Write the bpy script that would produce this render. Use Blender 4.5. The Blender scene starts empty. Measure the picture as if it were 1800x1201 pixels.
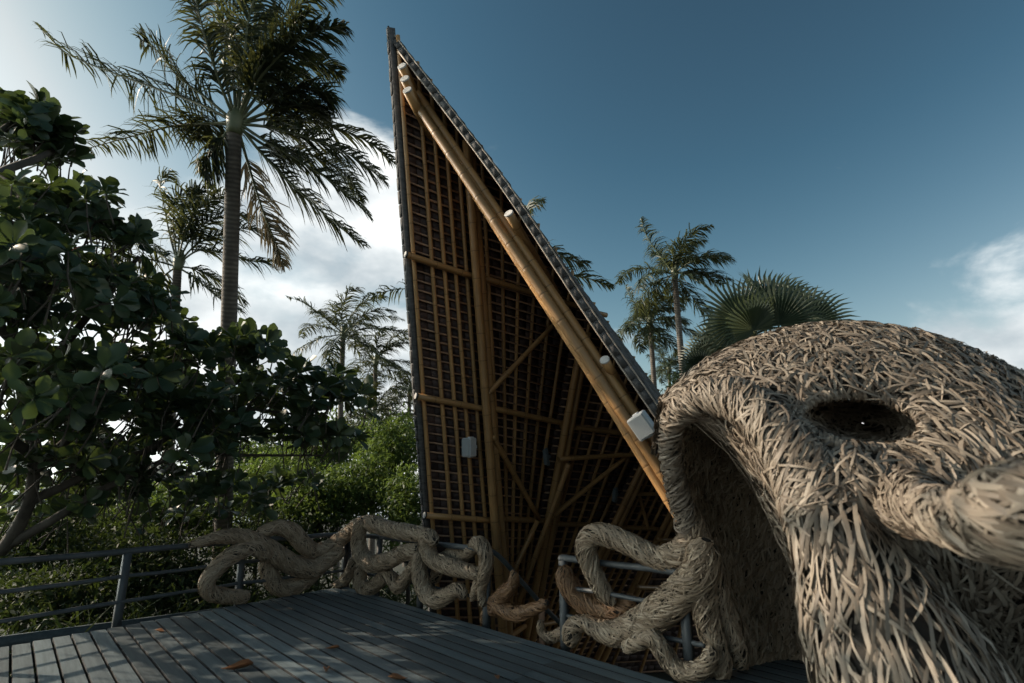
import bpy, bmesh, math, random
import numpy as np
from mathutils import Vector, Matrix
R = math.radians
random.seed(7)
RNG = np.random.default_rng(11)
SC = bpy.context.scene
COL = SC.collection

# ------------------------------------------------------------------ camera
F_PX, PITCH, CAM_H = 950.0, math.atan(260/950), 1.45
cam_d = bpy.data.cameras.new('camera'); cam = bpy.data.objects.new('camera', cam_d); COL.objects.link(cam)
cam.location = (0, 0, CAM_H); cam.rotation_euler = (R(90)+PITCH, 0, 0)
cam_d.sensor_width = 36; cam_d.lens = 36*F_PX/1800; cam_d.clip_end = 30000; cam_d.clip_start = 0.05
cam_d.dof.use_dof = True; cam_d.dof.focus_distance = 7.6; cam_d.dof.aperture_fstop = 1.4
SC.camera = cam

# ------------------------------------------------------------------ light
SUN_TO = Vector((-.90, .14, .43)).normalized()
sun_d = bpy.data.lights.new('sun', 'SUN'); sun = bpy.data.objects.new('sun', sun_d); COL.objects.link(sun)
sun_d.energy = 3.1; sun_d.angle = R(.6); sun_d.color = (1.0, .83, .64)
sun.rotation_euler = SUN_TO.to_track_quat('Z', 'Y').to_euler(); sun.location = SUN_TO*40
SC.view_settings.view_transform = 'Standard'; SC.view_settings.look = 'None'
SC.view_settings.exposure = 0.92; SC.view_settings.gamma = 1.0

def build_world():
    w = bpy.data.worlds.new('World'); SC.world = w; w.use_nodes = True
    nt = w.node_tree; N = nt.nodes; L = nt.links; N.clear()
    out = N.new('ShaderNodeOutputWorld'); bg = N.new('ShaderNodeBackground')
    sky = N.new('ShaderNodeTexSky'); sky.sky_type = 'NISHITA'; sky.sun_disc = False
    sky.sun_elevation = math.asin(SUN_TO.z); sky.sun_rotation = math.atan2(SUN_TO.x, SUN_TO.y)
    sky.air_density = 1.0; sky.dust_density = 1.1; sky.ozone_density = 2.5; sky.altitude = 0
    tint = N.new('ShaderNodeMix'); tint.data_type = 'RGBA'; tint.blend_type = 'MULTIPLY'; tint.inputs[0].default_value = 1
    tint.inputs[7].default_value = (.52, 1.10, .70, 1)
    hs = N.new('ShaderNodeHueSaturation'); hs.inputs['Saturation'].default_value = .86
    sc0 = N.new('ShaderNodeVectorMath'); sc0.operation = 'SCALE'; sc0.inputs['Scale'].default_value = .12; L.new(sky.outputs[0], sc0.inputs[0])
    gm = N.new('ShaderNodeGamma'); gm.inputs[1].default_value = 1.75; L.new(sc0.outputs[0], gm.inputs[0])
    sc1 = N.new('ShaderNodeVectorMath'); sc1.operation = 'SCALE'; sc1.inputs['Scale'].default_value = 17.0; L.new(gm.outputs[0], sc1.inputs[0])
    bw = N.new('ShaderNodeRGBToBW'); L.new(sc1.outputs[0], bw.inputs[0])
    st = N.new('ShaderNodeMapRange'); st.inputs[1].default_value = .8; st.inputs[2].default_value = 4.0; st.inputs[3].default_value = .82; st.inputs[4].default_value = .16
    L.new(bw.outputs[0], st.inputs[0]); L.new(st.outputs[0], hs.inputs['Saturation'])
    L.new(sc1.outputs[0], tint.inputs[6]); L.new(tint.outputs[2], hs.inputs['Color'])
    tc = N.new('ShaderNodeTexCoord')
    mp = N.new('ShaderNodeMapping'); mp.inputs['Scale'].default_value = (1, 1, 1.9); mp.inputs['Location'].default_value = (7.3, 4.2, 1.9)
    L.new(tc.outputs['Generated'], mp.inputs[0])
    no = N.new('ShaderNodeTexNoise'); no.inputs['Scale'].default_value = 3.6; no.inputs['Detail'].default_value = 9; no.inputs['Roughness'].default_value = .56
    no.inputs['Distortion'].default_value = .35
    L.new(mp.outputs[0], no.inputs['Vector'])
    # where the clouds gather: a low bank all round the horizon, thicker in a few places
    def blob(v, c0, c1, amp):
        v = Vector(v).normalized()
        d = N.new('ShaderNodeVectorMath'); d.operation = 'DOT_PRODUCT'; d.inputs[1].default_value = v
        nrm = N.new('ShaderNodeVectorMath'); nrm.operation = 'NORMALIZE'; L.new(tc.outputs['Generated'], nrm.inputs[0])
        L.new(nrm.outputs[0], d.inputs[0])
        m = N.new('ShaderNodeMapRange'); m.interpolation_type = 'SMOOTHSTEP'
        m.inputs[1].default_value = c0; m.inputs[2].default_value = c1; m.inputs[3].default_value = 0; m.inputs[4].default_value = amp
        L.new(d.outputs['Value'], m.inputs[0]); return m.outputs[0]
    sep = N.new('ShaderNodeSeparateXYZ'); L.new(tc.outputs['Generated'], sep.inputs[0])
    band = N.new('ShaderNodeMapRange'); band.interpolation_type = 'SMOOTHSTEP'
    band.inputs[1].default_value = .36; band.inputs[2].default_value = .02; band.inputs[3].default_value = 0; band.inputs[4].default_value = .20
    L.new(sep.outputs['Z'], band.inputs[0])
    acc = band.outputs[0]
    for v, a, b, amp in (((-.30, .93, .33), .90, .985, .40), ((.95, .93, .20), .965, .995, .31), ((.30, .95, .16), .94, .99, .19), ((-.9, .8, .25), .90, .99, .12)):
        ad = N.new('ShaderNodeMath'); ad.operation = 'ADD'; L.new(acc, ad.inputs[0]); L.new(blob(v, a, b, amp), ad.inputs[1]); acc = ad.outputs[0]
    ad = N.new('ShaderNodeMath'); ad.operation = 'ADD'; L.new(acc, ad.inputs[0]); L.new(no.outputs[0], ad.inputs[1])
    fac = N.new('ShaderNodeMapRange'); fac.interpolation_type = 'SMOOTHSTEP'
    fac.inputs[1].default_value = .71; fac.inputs[2].default_value = .92; fac.inputs[3].default_value = 0; fac.inputs[4].default_value = .93
    L.new(ad.outputs[0], fac.inputs[0])
    no2 = N.new('ShaderNodeTexNoise'); no2.inputs['Scale'].default_value = 5; no2.inputs['Detail'].default_value = 6
    L.new(mp.outputs[0], no2.inputs['Vector'])
    cr = N.new('ShaderNodeValToRGB'); cr.color_ramp.elements[0].position = .35; cr.color_ramp.elements[0].color = (4.0, 4.5, 4.8, 1)
    cr.color_ramp.elements[1].position = .65; cr.color_ramp.elements[1].color = (9.5, 9.6, 9.4, 1)
    L.new(no2.outputs[0], cr.inputs[0])
    mix = N.new('ShaderNodeMix'); mix.data_type = 'RGBA'
    L.new(fac.outputs[0], mix.inputs[0]); L.new(hs.outputs[0], mix.inputs[6]); L.new(cr.outputs[0], mix.inputs[7])
    L.new(mix.outputs[2], bg.inputs[0]); bg.inputs[1].default_value = .075
    L.new(bg.outputs[0], out.inputs[0])
build_world()

# ------------------------------------------------------------------ helpers
CP, SP = math.cos(PITCH), math.sin(PITCH)
def P(x, y, t):
    """point t metres in front of the lens plane that the photograph shows at pixel x, y"""
    a = (x-900)/F_PX; b = -(y-600)/F_PX
    return Vector((a*t, (CP-SP*b)*t, (SP+CP*b)*t+CAM_H))
def G(x, y, z=0.0):
    b = -(y-600)/F_PX
    return P(x, y, (z-CAM_H)/(SP+CP*b))
def V3(a): return np.array([tuple(p) for p in a], float)

def tag(o, label=None, cat=None, group=None, kind=None):
    if label: o['label'] = label
    if cat: o['category'] = cat
    if group: o['group'] = group
    if kind: o['kind'] = kind
    return o
def empty(name, loc, label=None, cat=None, group=None):
    o = bpy.data.objects.new(name, None); o.empty_display_size = .1; COL.objects.link(o); o.location = loc
    bpy.context.view_layer.update()
    return tag(o, label, cat, group)
def link(name, me, mat, parent=None):
    o = bpy.data.objects.new(name, me); COL.objects.link(o)
    if mat is not None and not me.materials: me.materials.append(mat)
    if parent is not None:
        o.parent = parent; o.matrix_parent_inverse = parent_inv(parent)
    return o
def parent_inv(p):
    return Matrix.Translation(p.location).inverted() if p.type == 'EMPTY' else Matrix.Identity(4)
def mesh_np(name, verts, faces, uvs=None, smooth=False):
    """verts (n,3), faces (m,3|4) arrays"""
    verts = np.asarray(verts, float); faces = np.asarray(faces, int)
    me = bpy.data.meshes.new(name)
    me.vertices.add(len(verts)); me.vertices.foreach_set('co', verts.ravel())
    k = faces.shape[1]; m = len(faces)
    me.loops.add(m*k); me.loops.foreach_set('vertex_index', faces.ravel())
    me.polygons.add(m); me.polygons.foreach_set('loop_start', np.arange(0, m*k, k)); me.polygons.foreach_set('loop_total', np.full(m, k))
    if smooth: me.polygons.foreach_set('use_smooth', np.ones(m, bool))
    if uvs is not None:
        ul = me.uv_layers.new(name='UVMap'); ul.data.foreach_set('uv', np.asarray(uvs, float)[faces.ravel()].ravel())
    me.update(calc_edges=True)
    return me
class MB:
    def __init__(s): s.v = []; s.f = []; s.uv = []; s.n = 0
    def add(s, v, f, uv=None):
        v = np.asarray(v, float); f = np.asarray(f, int)
        s.v.append(v); s.f.append(f+s.n); s.n += len(v)
        s.uv.append(np.zeros((len(v), 2)) if uv is None else np.asarray(uv, float))
    def mesh(s, name, smooth=False):
        f = s.f
        if any(a.shape[1] == 4 for a in f): f = [a if a.shape[1] == 4 else np.column_stack([a, a[:, 2]]) for a in f]
        if any(a.shape[1] == 4 for a in f) and any((a[:, 2] == a[:, 3]).any() for a in f):
            V = np.concatenate(s.v); A = np.concatenate(f); UV = np.concatenate(s.uv)
            me = bpy.data.meshes.new(name)
            me.from_pydata(V.tolist(), [], [tuple(q[:3]) if q[2] == q[3] else tuple(q) for q in A.tolist()])
            ul = me.uv_layers.new(name='UVMap'); li = np.empty(len(me.loops), int); me.loops.foreach_get('vertex_index', li)
            ul.data.foreach_set('uv', UV[li].ravel())
            if smooth: me.polygons.foreach_set('use_smooth', np.ones(len(me.polygons), bool))
            return me
        return mesh_np(name, np.concatenate(s.v), np.concatenate(f), np.concatenate(s.uv), smooth)
def catmull(pts, n):
    """pts (k,d) -> (n,d) smooth curve through them"""
    p = np.asarray(pts, float); k = len(p)
    if k == 2: 
        s = np.linspace(0, 1, n)[:, None]; return p[0]*(1-s)+p[1]*s
    q = np.vstack([2*p[0]-p[1], p, 2*p[-1]-p[-2]])
    s = np.linspace(0, k-1-1e-9, n); i = s.astype(int); f = (s-i)[:, None]
    a, b, c, d = q[i], q[i+1], q[i+2], q[i+3]
    return .5*((2*b)+(c-a)*f+(2*a-5*b+4*c-d)*f**2+(3*b-a-3*c+d)*f**3)
def frames(c):
    """tangent, normal, binormal carried along a curve"""
    t = np.gradient(c, axis=0); t /= np.linalg.norm(t, axis=1)[:, None]+1e-12
    n = np.zeros_like(t); r = np.array([0, 0, 1.]) if abs(t[0, 2]) < .9 else np.array([1., 0, 0])
    v = np.cross(t[0], r); n[0] = v/np.linalg.norm(v)
    for i in range(1, len(c)):
        v = n[i-1]-t[i]*np.dot(n[i-1], t[i]); n[i] = v/(np.linalg.norm(v)+1e-12)
    return t, n, np.cross(t, n)
def tube_geo(c, r, seg=8, cap=True, v0=0.0):
    c = np.asarray(c, float); r = np.asarray(r, float); m = len(c)
    t, n, b = frames(c)
    a = np.linspace(0, 2*math.pi, seg, endpoint=False)
    ring = np.cos(a)[None, :, None]*n[:, None, :]+np.sin(a)[None, :, None]*b[:, None, :]
    v = (c[:, None, :]+ring*r[:, None, None]).reshape(-1, 3)
    L = np.concatenate([[0], np.cumsum(np.linalg.norm(np.diff(c, axis=0), axis=1))])+v0
    uv = np.stack([np.tile(a/(2*math.pi), m), np.repeat(L, seg)], 1)
    i, j = np.meshgrid(np.arange(m-1), np.arange(seg), indexing='ij'); i = i.ravel(); j = j.ravel(); j2 = (j+1) % seg
    f = np.stack([i*seg+j, i*seg+j2, (i+1)*seg+j2, (i+1)*seg+j], 1)
    if cap:
        k = len(v); v = np.vstack([v, c[0], c[-1]]); uv = np.vstack([uv, [0, v0], [0, L[-1]]])
        j = np.arange(seg); j2 = (j+1) % seg
        f0 = np.stack([np.full(seg, k), j2, j, j], 1); f1 = np.stack([np.full(seg, k+1), (m-1)*seg+j, (m-1)*seg+j2, (m-1)*seg+j2], 1)
        f = np.vstack([f, f0, f1])
    return v, f, uv
def tube_obj(name, pts, r, mat, parent=None, seg=8, n=None, smooth=True):
    pts = V3(pts); n = n or max(2, len(pts)*4 if len(pts) > 2 else 2)
    c = catmull(pts, n); rr = np.interp(np.linspace(0, 1, n), np.linspace(0, 1, len(r)), r) if hasattr(r, '__len__') else np.full(n, r)
    mb = MB(); mb.add(*tube_geo(c, rr, seg)); return link(name, mb.mesh(name, smooth), mat, parent)
def box_geo(a, b, w, h, up):
    """beam from a to b, w across, h along up"""
    a = Vector(a); b = Vector(b); t = (b-a).normalized(); s = t.cross(Vector(up)).normalized(); u = s.cross(t).normalized()
    v = []
    for p in (a, b):
        for i, j in ((-1, -1), (1, -1), (1, 1), (-1, 1)): v.append(p+s*(i*w/2)+u*(j*h/2))
    L = (b-a).length
    uv = [(i*.1, 0) for i in range(4)]+[(i*.1, L) for i in range(4)]
    return V3(v), np.array([(0, 1, 2, 3), (7, 6, 5, 4), (0, 4, 5, 1), (1, 5, 6, 2), (2, 6, 7, 3), (3, 7, 4, 0)]), np.array(uv)
def box_obj(name, a, b, w, h, up, mat, parent=None):
    mb = MB(); mb.add(*box_geo(a, b, w, h, up)); return link(name, mb.mesh(name), mat, parent)

# ------------------------------------------------------------------ materials
def mat(name, build):
    m = bpy.data.materials.new(name); m.use_nodes = True; nt = m.node_tree
    bs = nt.nodes['Principled BSDF']; build(nt, bs, nt.nodes, nt.links); return m
def ramp(N, L, src, stops):
    c = N.new('ShaderNodeValToRGB'); e = c.color_ramp.elements
    while len(e) < len(stops): e.new(.5)
    for k, (p, col) in enumerate(stops): e[k].position = p; e[k].color = (*col, 1)
    L.new(src, c.inputs[0]); return c.outputs[0]
def noise(N, L, vec, scale, detail=4, rough=.55, mapscale=None):
    if mapscale is not None:
        mp = N.new('ShaderNodeMapping'); mp.inputs['Scale'].default_value = mapscale; L.new(vec, mp.inputs[0]); vec = mp.outputs[0]
    n = N.new('ShaderNodeTexNoise'); n.inputs['Scale'].default_value = scale; n.inputs['Detail'].default_value = detail; n.inputs['Roughness'].default_value = rough
    L.new(vec, n.inputs['Vector']); return n.outputs[0]
def mixc(N, L, fac, a, b, mode='MIX'):
    m = N.new('ShaderNodeMix'); m.data_type = 'RGBA'; m.blend_type = mode
    for s, x in ((0, fac), (6, a), (7, b)):
        if isinstance(x, (int, float)): m.inputs[s].default_value = x
        elif isinstance(x, tuple): m.inputs[s].default_value = (*x, 1)
        else: L.new(x, m.inputs[s])
    return m.outputs[2]
def bump(N, L, bs, h, strength=.4, dist=.01):
    b = N.new('ShaderNodeBump'); b.inputs['Strength'].default_value = strength; b.inputs['Distance'].default_value = dist
    L.new(h, b.inputs['Height']); L.new(b.outputs[0], bs.inputs['Normal'])
def m_bamboo(dark=1.0):
    def f(nt, bs, N, L):
        tc = N.new('ShaderNodeTexCoord'); oi = N.new('ShaderNodeObjectInfo')
        n1 = noise(N, L, tc.outputs['UV'], 3, 6, .6, (6, .9, 1)); n2 = noise(N, L, tc.outputs['Object'], 2.2, 5, .6)
        base = ramp(N, L, n1, [(.25, (.27*dark, .130*dark, .050*dark)), (.5, (.54*dark, .290*dark, .108*dark)), (.78, (.68*dark, .42*dark, .18*dark))])
        c2 = mixc(N, L, n2, base, (.25*dark, .15*dark, .07*dark))
        r = N.new('ShaderNodeMapRange'); r.inputs[3].default_value = .72; r.inputs[4].default_value = 1.2; L.new(oi.outputs['Random'], r.inputs[0])
        hsv = N.new('ShaderNodeHueSaturation'); L.new(r.outputs[0], hsv.inputs['Value']); L.new(c2, hsv.inputs['Color'])
        # dark ring at each node
        sep = N.new('ShaderNodeSeparateXYZ'); L.new(tc.outputs['UV'], sep.inputs[0])
        md = N.new('ShaderNodeMath'); md.operation = 'PINGPONG'; md.inputs[1].default_value = .21; L.new(sep.outputs['Y'], md.inputs[0])
        rg = N.new('ShaderNodeMapRange'); rg.inputs[1].default_value = .0; rg.inputs[2].default_value = .011; rg.inputs[3].default_value = .75; rg.inputs[4].default_value = 0
        L.new(md.outputs[0], rg.inputs[0])
        col = mixc(N, L, rg.outputs[0], hsv.outputs[0], (.10*dark, .055*dark, .025*dark))
        L.new(col, bs.inputs['Base Color']); bs.inputs['Roughness'].default_value = .42
        bump(N, L, bs, n1, .15, .004)
    return f
BAMBOO = mat('bamboo', m_bamboo()); BAMBOO_OLD = mat('bamboo_aged', m_bamboo(.85))
def m_simple(c0, c1, scale=6, rough=.7, ms=(1, 1, 1), coord='Object', rnd=.25, bmp=.3):
    def f(nt, bs, N, L):
        tc = N.new('ShaderNodeTexCoord'); oi = N.new('ShaderNodeObjectInfo')
        n = noise(N, L, tc.outputs[coord], scale, 6, .62, ms)
        c = ramp(N, L, n, [(.3, c0), (.7, c1)])
        r = N.new('ShaderNodeMapRange'); r.inputs[3].default_value = 1-rnd; r.inputs[4].default_value = 1+rnd; L.new(oi.outputs['Random'], r.inputs[0])
        h = N.new('ShaderNodeHueSaturation'); L.new(r.outputs[0], h.inputs['Value']); L.new(c, h.inputs['Color'])
        L.new(h.outputs[0], bs.inputs['Base Color']); bs.inputs['Roughness'].default_value = rough
        if bmp: bump(N, L, bs, n, bmp, .006)
    return f
DECKW = mat('weathered_deck_wood', m_simple((.045, .064, .074), (.11, .14, .152), 2.2, .62, (.8, 14, 14), 'Object', .42, .5))
DECKSIDE = mat('shade_dark_plank_edge', m_simple((.006, .007, .008), (.016, .017, .018), 9, .9, (1, 1, 1), 'Object', .1, .0))  # near-black plank sides: shade of the gaps put into the colour
RAILW = mat('grey_painted_rail', m_simple((.038, .045, .050), (.085, .094, .10), 5, .55, (1, 1, 1), 'Object', .12, .3))
SHINGLE = mat('dark_wood_shingle', m_simple((.035, .024, .024), (.125, .082, .072), 9, .75, (1, 1, 3), 'Object', .4, .4))
SHINGLE_OUT = mat('weathered_shingle', m_simple((.028, .028, .028), (.095, .09, .088), 9, .8, (1, 1, 3), 'Object', .35, .5))
BATTEN = mat('batten_wood', m_simple((.25, .14, .085), (.42, .255, .16), 8, .7, (1, 1, 1), 'Object', .3, .2))
TRIM = mat('pale_trim', m_simple((.24, .19, .15), (.42, .35, .28), 6, .6, (1, 1, 1), 'Object', .1, .2))
CAPW = mat('cut_end_mortar', m_simple((.42, .40, .38), (.66, .63, .6), 18, .8, (1, 1, 1), 'Object', .1, .5))
BLACKP = mat('black_band', m_simple((.012, .012, .012), (.03, .03, .03), 8, .5, (1, 1, 1), 'Object', .1, .0))
SPK = mat('speaker_white', m_simple((.55, .57, .58), (.66, .67, .67), 12, .45, (1, 1, 1), 'Object', .04, .05))
SPK_G = mat('speaker_grille', m_simple((.36, .38, .39), (.46, .48, .48), 300, .5, (1, 1, 1), 'Object', .03, .4))
LAMPG = mat('lamp_grey', m_simple((.07, .09, .10), (.13, .15, .16), 12, .4, (1, 1, 1), 'Object', .1, .1))
BARK = mat('bark', m_simple((.030, .026, .022), (.10, .085, .070), 7, .9, (1, 1, .4), 'Object', .1, .8))
def m_palmtrunk(nt, bs, N, L):
    tc = N.new('ShaderNodeTexCoord'); sep = N.new('ShaderNodeSeparateXYZ'); L.new(tc.outputs['UV'], sep.inputs[0])
    n = noise(N, L, tc.outputs['Object'], 5, 6, .65)
    a = N.new('ShaderNodeMath'); a.operation = 'MULTIPLY_ADD'; a.inputs[1].default_value = .05; L.new(n, a.inputs[0]); L.new(sep.outputs['Y'], a.inputs[2])
    w = N.new('ShaderNodeMath'); w.operation = 'PINGPONG'; w.inputs[1].default_value = .04; L.new(a.outputs[0], w.inputs[0])
    s = N.new('ShaderNodeMath'); s.operation = 'MULTIPLY'; s.inputs[1].default_value = 25; L.new(w.outputs[0], s.inputs[0])
    c = ramp(N, L, n, [(.3, (.085, .070, .058)), (.7, (.21, .18, .15))])
    col = mixc(N, L, s.outputs[0], (.075, .062, .052), c)
    L.new(col, bs.inputs['Base Color']); bs.inputs['Roughness'].default_value = .9; bump(N, L, bs, s.outputs[0], .5, .012)
PTRUNK = mat('palm_trunk', m_palmtrunk)
def m_leaf(stops, rough=.45, trans=.35, island=True, tcol=(.16, .22, .03), spec=.5):
    def f(nt, bs, N, L):
        ge = N.new('ShaderNodeNewGeometry'); tc = N.new('ShaderNodeTexCoord')
        n = noise(N, L, tc.outputs['Object'], 1.3, 3)
        a = N.new('ShaderNodeMath'); a.operation = 'MULTIPLY_ADD'; a.inputs[1].default_value = .65
        L.new(ge.outputs['Random Per Island'], a.inputs[0])
        b = N.new('ShaderNodeMath'); b.operation = 'MULTIPLY'; b.inputs[1].default_value = .4; L.new(n, b.inputs[0]); L.new(b.outputs[0], a.inputs[2])
        c = ramp(N, L, a.outputs[0], stops); L.new(c, bs.inputs['Base Color']); bs.inputs['Roughness'].default_value = rough
        bs.inputs['Specular IOR Level'].default_value = spec
        tr = N.new('ShaderNodeBsdfTranslucent'); tcx = mixc(N, L, .55, c, tcol); L.new(tcx, tr.inputs[0])
        mx = N.new('ShaderNodeMixShader'); mx.inputs[0].default_value = trans
        L.new(bs.outputs[0], mx.inputs[1]); L.new(tr.outputs[0], mx.inputs[2]); L.new(mx.outputs[0], N['Material Output'].inputs[0])
    return f
LEAF_BIG = mat('broad_leaf', m_leaf([(.1, (.018, .036, .022)), (.55, (.034, .062, .034)), (.9, (.060, .085, .042)), (.985, (.085, .10, .035))], .42, .22))
LEAF_RED = mat('old_red_leaf', m_leaf([(.1, (.35, .05, .012)), (.9, (.5, .10, .02))], .5, .4, tcol=(.7, .12, .02)))
LEAF_DRY = mat('fallen_brown_leaf', m_leaf([(.1, (.16, .06, .022)), (.9, (.30, .13, .05))], .6, .15, tcol=(.3, .1, .03)))
FROND = mat('palm_frond', m_leaf([(.1, (.016, .028, .020)), (.6, (.032, .049, .032)), (.92, (.055, .070, .040)), (.99, (.20, .12, .035))], .5, .25, tcol=(.20, .20, .04), spec=.3))
FROND_DRY = mat('palm_frond_dry', m_leaf([(.1, (.10, .085, .055)), (.8, (.24, .19, .12))], .5, .2, tcol=(.25, .18, .07)))
RACHIS = mat('palm_rachis', m_simple((.07, .085, .04), (.16, .17, .09), 4, .5, (1, 1, 1), 'Object', .15, .1))
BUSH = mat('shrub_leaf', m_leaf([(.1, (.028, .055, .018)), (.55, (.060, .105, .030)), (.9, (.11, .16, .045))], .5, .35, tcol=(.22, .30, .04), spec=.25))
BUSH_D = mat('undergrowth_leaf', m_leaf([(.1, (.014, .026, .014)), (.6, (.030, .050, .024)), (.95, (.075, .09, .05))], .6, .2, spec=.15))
FAN = mat('fan_palm_leaf', m_leaf([(.1, (.035, .055, .040)), (.6, (.075, .10, .070)), (.95, (.13, .15, .10))], .42, .25, tcol=(.18, .22, .08)))
def m_strip(stops, rough=.6, trans=.08):
    def f(nt, bs, N, L):
        ge = N.new('ShaderNodeNewGeometry'); tc = N.new('ShaderNodeTexCoord')
        n = noise(N, L, tc.outputs['UV'], 4, 4, .6, (9, 1.2, 1)); n2 = noise(N, L, tc.outputs['Object'], 1.1, 4)
        a = N.new('ShaderNodeMath'); a.operation = 'MULTIPLY_ADD'; a.inputs[1].default_value = .6; L.new(ge.outputs['Random Per Island'], a.inputs[0])
        b = N.new('ShaderNodeMath'); b.operation = 'MULTIPLY'; b.inputs[1].default_value = .4; L.new(n2, b.inputs[0]); L.new(b.outputs[0], a.inputs[2])
        c = ramp(N, L, a.outputs[0], stops); c = mixc(N, L, n, c, mixc(N, L, .5, c, (.13, .11, .09)), 'MIX')
        L.new(c, bs.inputs['Base Color']); bs.inputs['Roughness'].default_value = rough; bump(N, L, bs, n, .25, .002)
        tr = N.new('ShaderNodeBsdfTranslucent'); L.new(c, tr.inputs[0]); mx = N.new('ShaderNodeMixShader'); mx.inputs[0].default_value = trans
        L.new(bs.outputs[0], mx.inputs[1]); L.new(tr.outputs[0], mx.inputs[2]); L.new(mx.outputs[0], N['Material Output'].inputs[0])
    return f
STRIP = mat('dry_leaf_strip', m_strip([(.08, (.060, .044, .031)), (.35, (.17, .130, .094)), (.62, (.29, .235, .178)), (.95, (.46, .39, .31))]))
STRIP_PALE = mat('lightened_leaf_strip', m_strip([(.08, (.15, .100, .062)), (.35, (.33, .235, .150)), (.65, (.49, .37, .255)), (.95, (.64, .52, .38))]))  # lighter copy of STRIP, brightening put into the colour of shaded arms and hollow
STRIP_RUST = mat('rusty_leaf_strip', m_strip([(.08, (.12, .055, .022)), (.5, (.27, .13, .05)), (.95, (.38, .22, .10))]))
WEAVE = mat('weave_underlay', m_simple((.012, .010, .008), (.035, .028, .022), 14, .9, (1, 1, 1), 'Object', .1, .6))
GROUND = mat('ground_soil', m_simple((.012, .016, .009), (.035, .036, .022), .8, .95, (1, 1, 1), 'Object', .0, .5))
HILLM = mat('hill_scrub', m_simple((.10, .13, .12), (.17, .19, .17), .02, .95, (1, 1, 1), 'Object', .0, .0))
def m_sea(nt, bs, N, L):
    tc = N.new('ShaderNodeTexCoord'); n = noise(N, L, tc.outputs['Object'], .6, 5, .6, (1, .4, 1))
    bs.inputs['Base Color'].default_value = (.05, .09, .11, 1); bs.inputs['Roughness'].default_value = .18; bump(N, L, bs, n, .35, .3)
SEA = mat('sea_water', m_sea)

# ================================================================== setting: ground, sea, hills
GZ = -2.6
def build_ground():
    n = 60; rad = np.concatenate([np.linspace(0, 60, 24), [90, 140]]); seg = 48
    v = [(0, 8, GZ)]; 
    for r in rad[1:]:
        for k in range(seg):
            a = 2*math.pi*k/seg; x = r*math.cos(a); y = r*math.sin(a)+8
            h = GZ+.25*math.sin(x*.35)*math.cos(y*.28)
            if r > 45: h -= (r-45)*.03
            v.append((x, y, h))
    f = [(0, 1+k, 1+(k+1) % seg, 1+(k+1) % seg) for k in range(seg)]
    for i in range(len(rad)-2):
        for k in range(seg):
            a = 1+i*seg+k; b = 1+i*seg+(k+1) % seg; f.append((a, a+seg, b+seg, b))
    mb = MB(); mb.add(v, f); o = link('ground', mb.mesh('ground', True), GROUND); tag(o, 'dark soil ground below the raised deck', kind='structure')
    s = 14000; mb = MB(); mb.add([(-s, -s, -4.6), (s, -s, -4.6), (s, s, -4.6), (-s, s, -4.6)], [(0, 1, 2, 3)])
    o = link('sea', mb.mesh('sea'), SEA); tag(o, 'grey sea reaching to the horizon', kind='structure')
    # a low far shore
    mb = MB(); v = []; m = 120
    for k in range(m):
        a = R(-75+150*k/(m-1)); h = 90+60*math.sin(k*.23)+45*math.sin(k*.61+1)+18*math.sin(k*1.7)
        for rr, hh in ((3300, -6), (3700, h*.55), (4200, max(h, 8)), (5200, -6)):
            v.append((math.sin(a)*rr, math.cos(a)*rr, hh))
    f = [(i*4+j, i*4+4+j, i*4+5+j, i*4+1+j) for i in range(m-1) for j in range(3)]
    mb.add(v, f); o = link('hills', mb.mesh('hills', True), HILLM); tag(o, 'low hills of the far shore', kind='structure')
build_ground()

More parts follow.
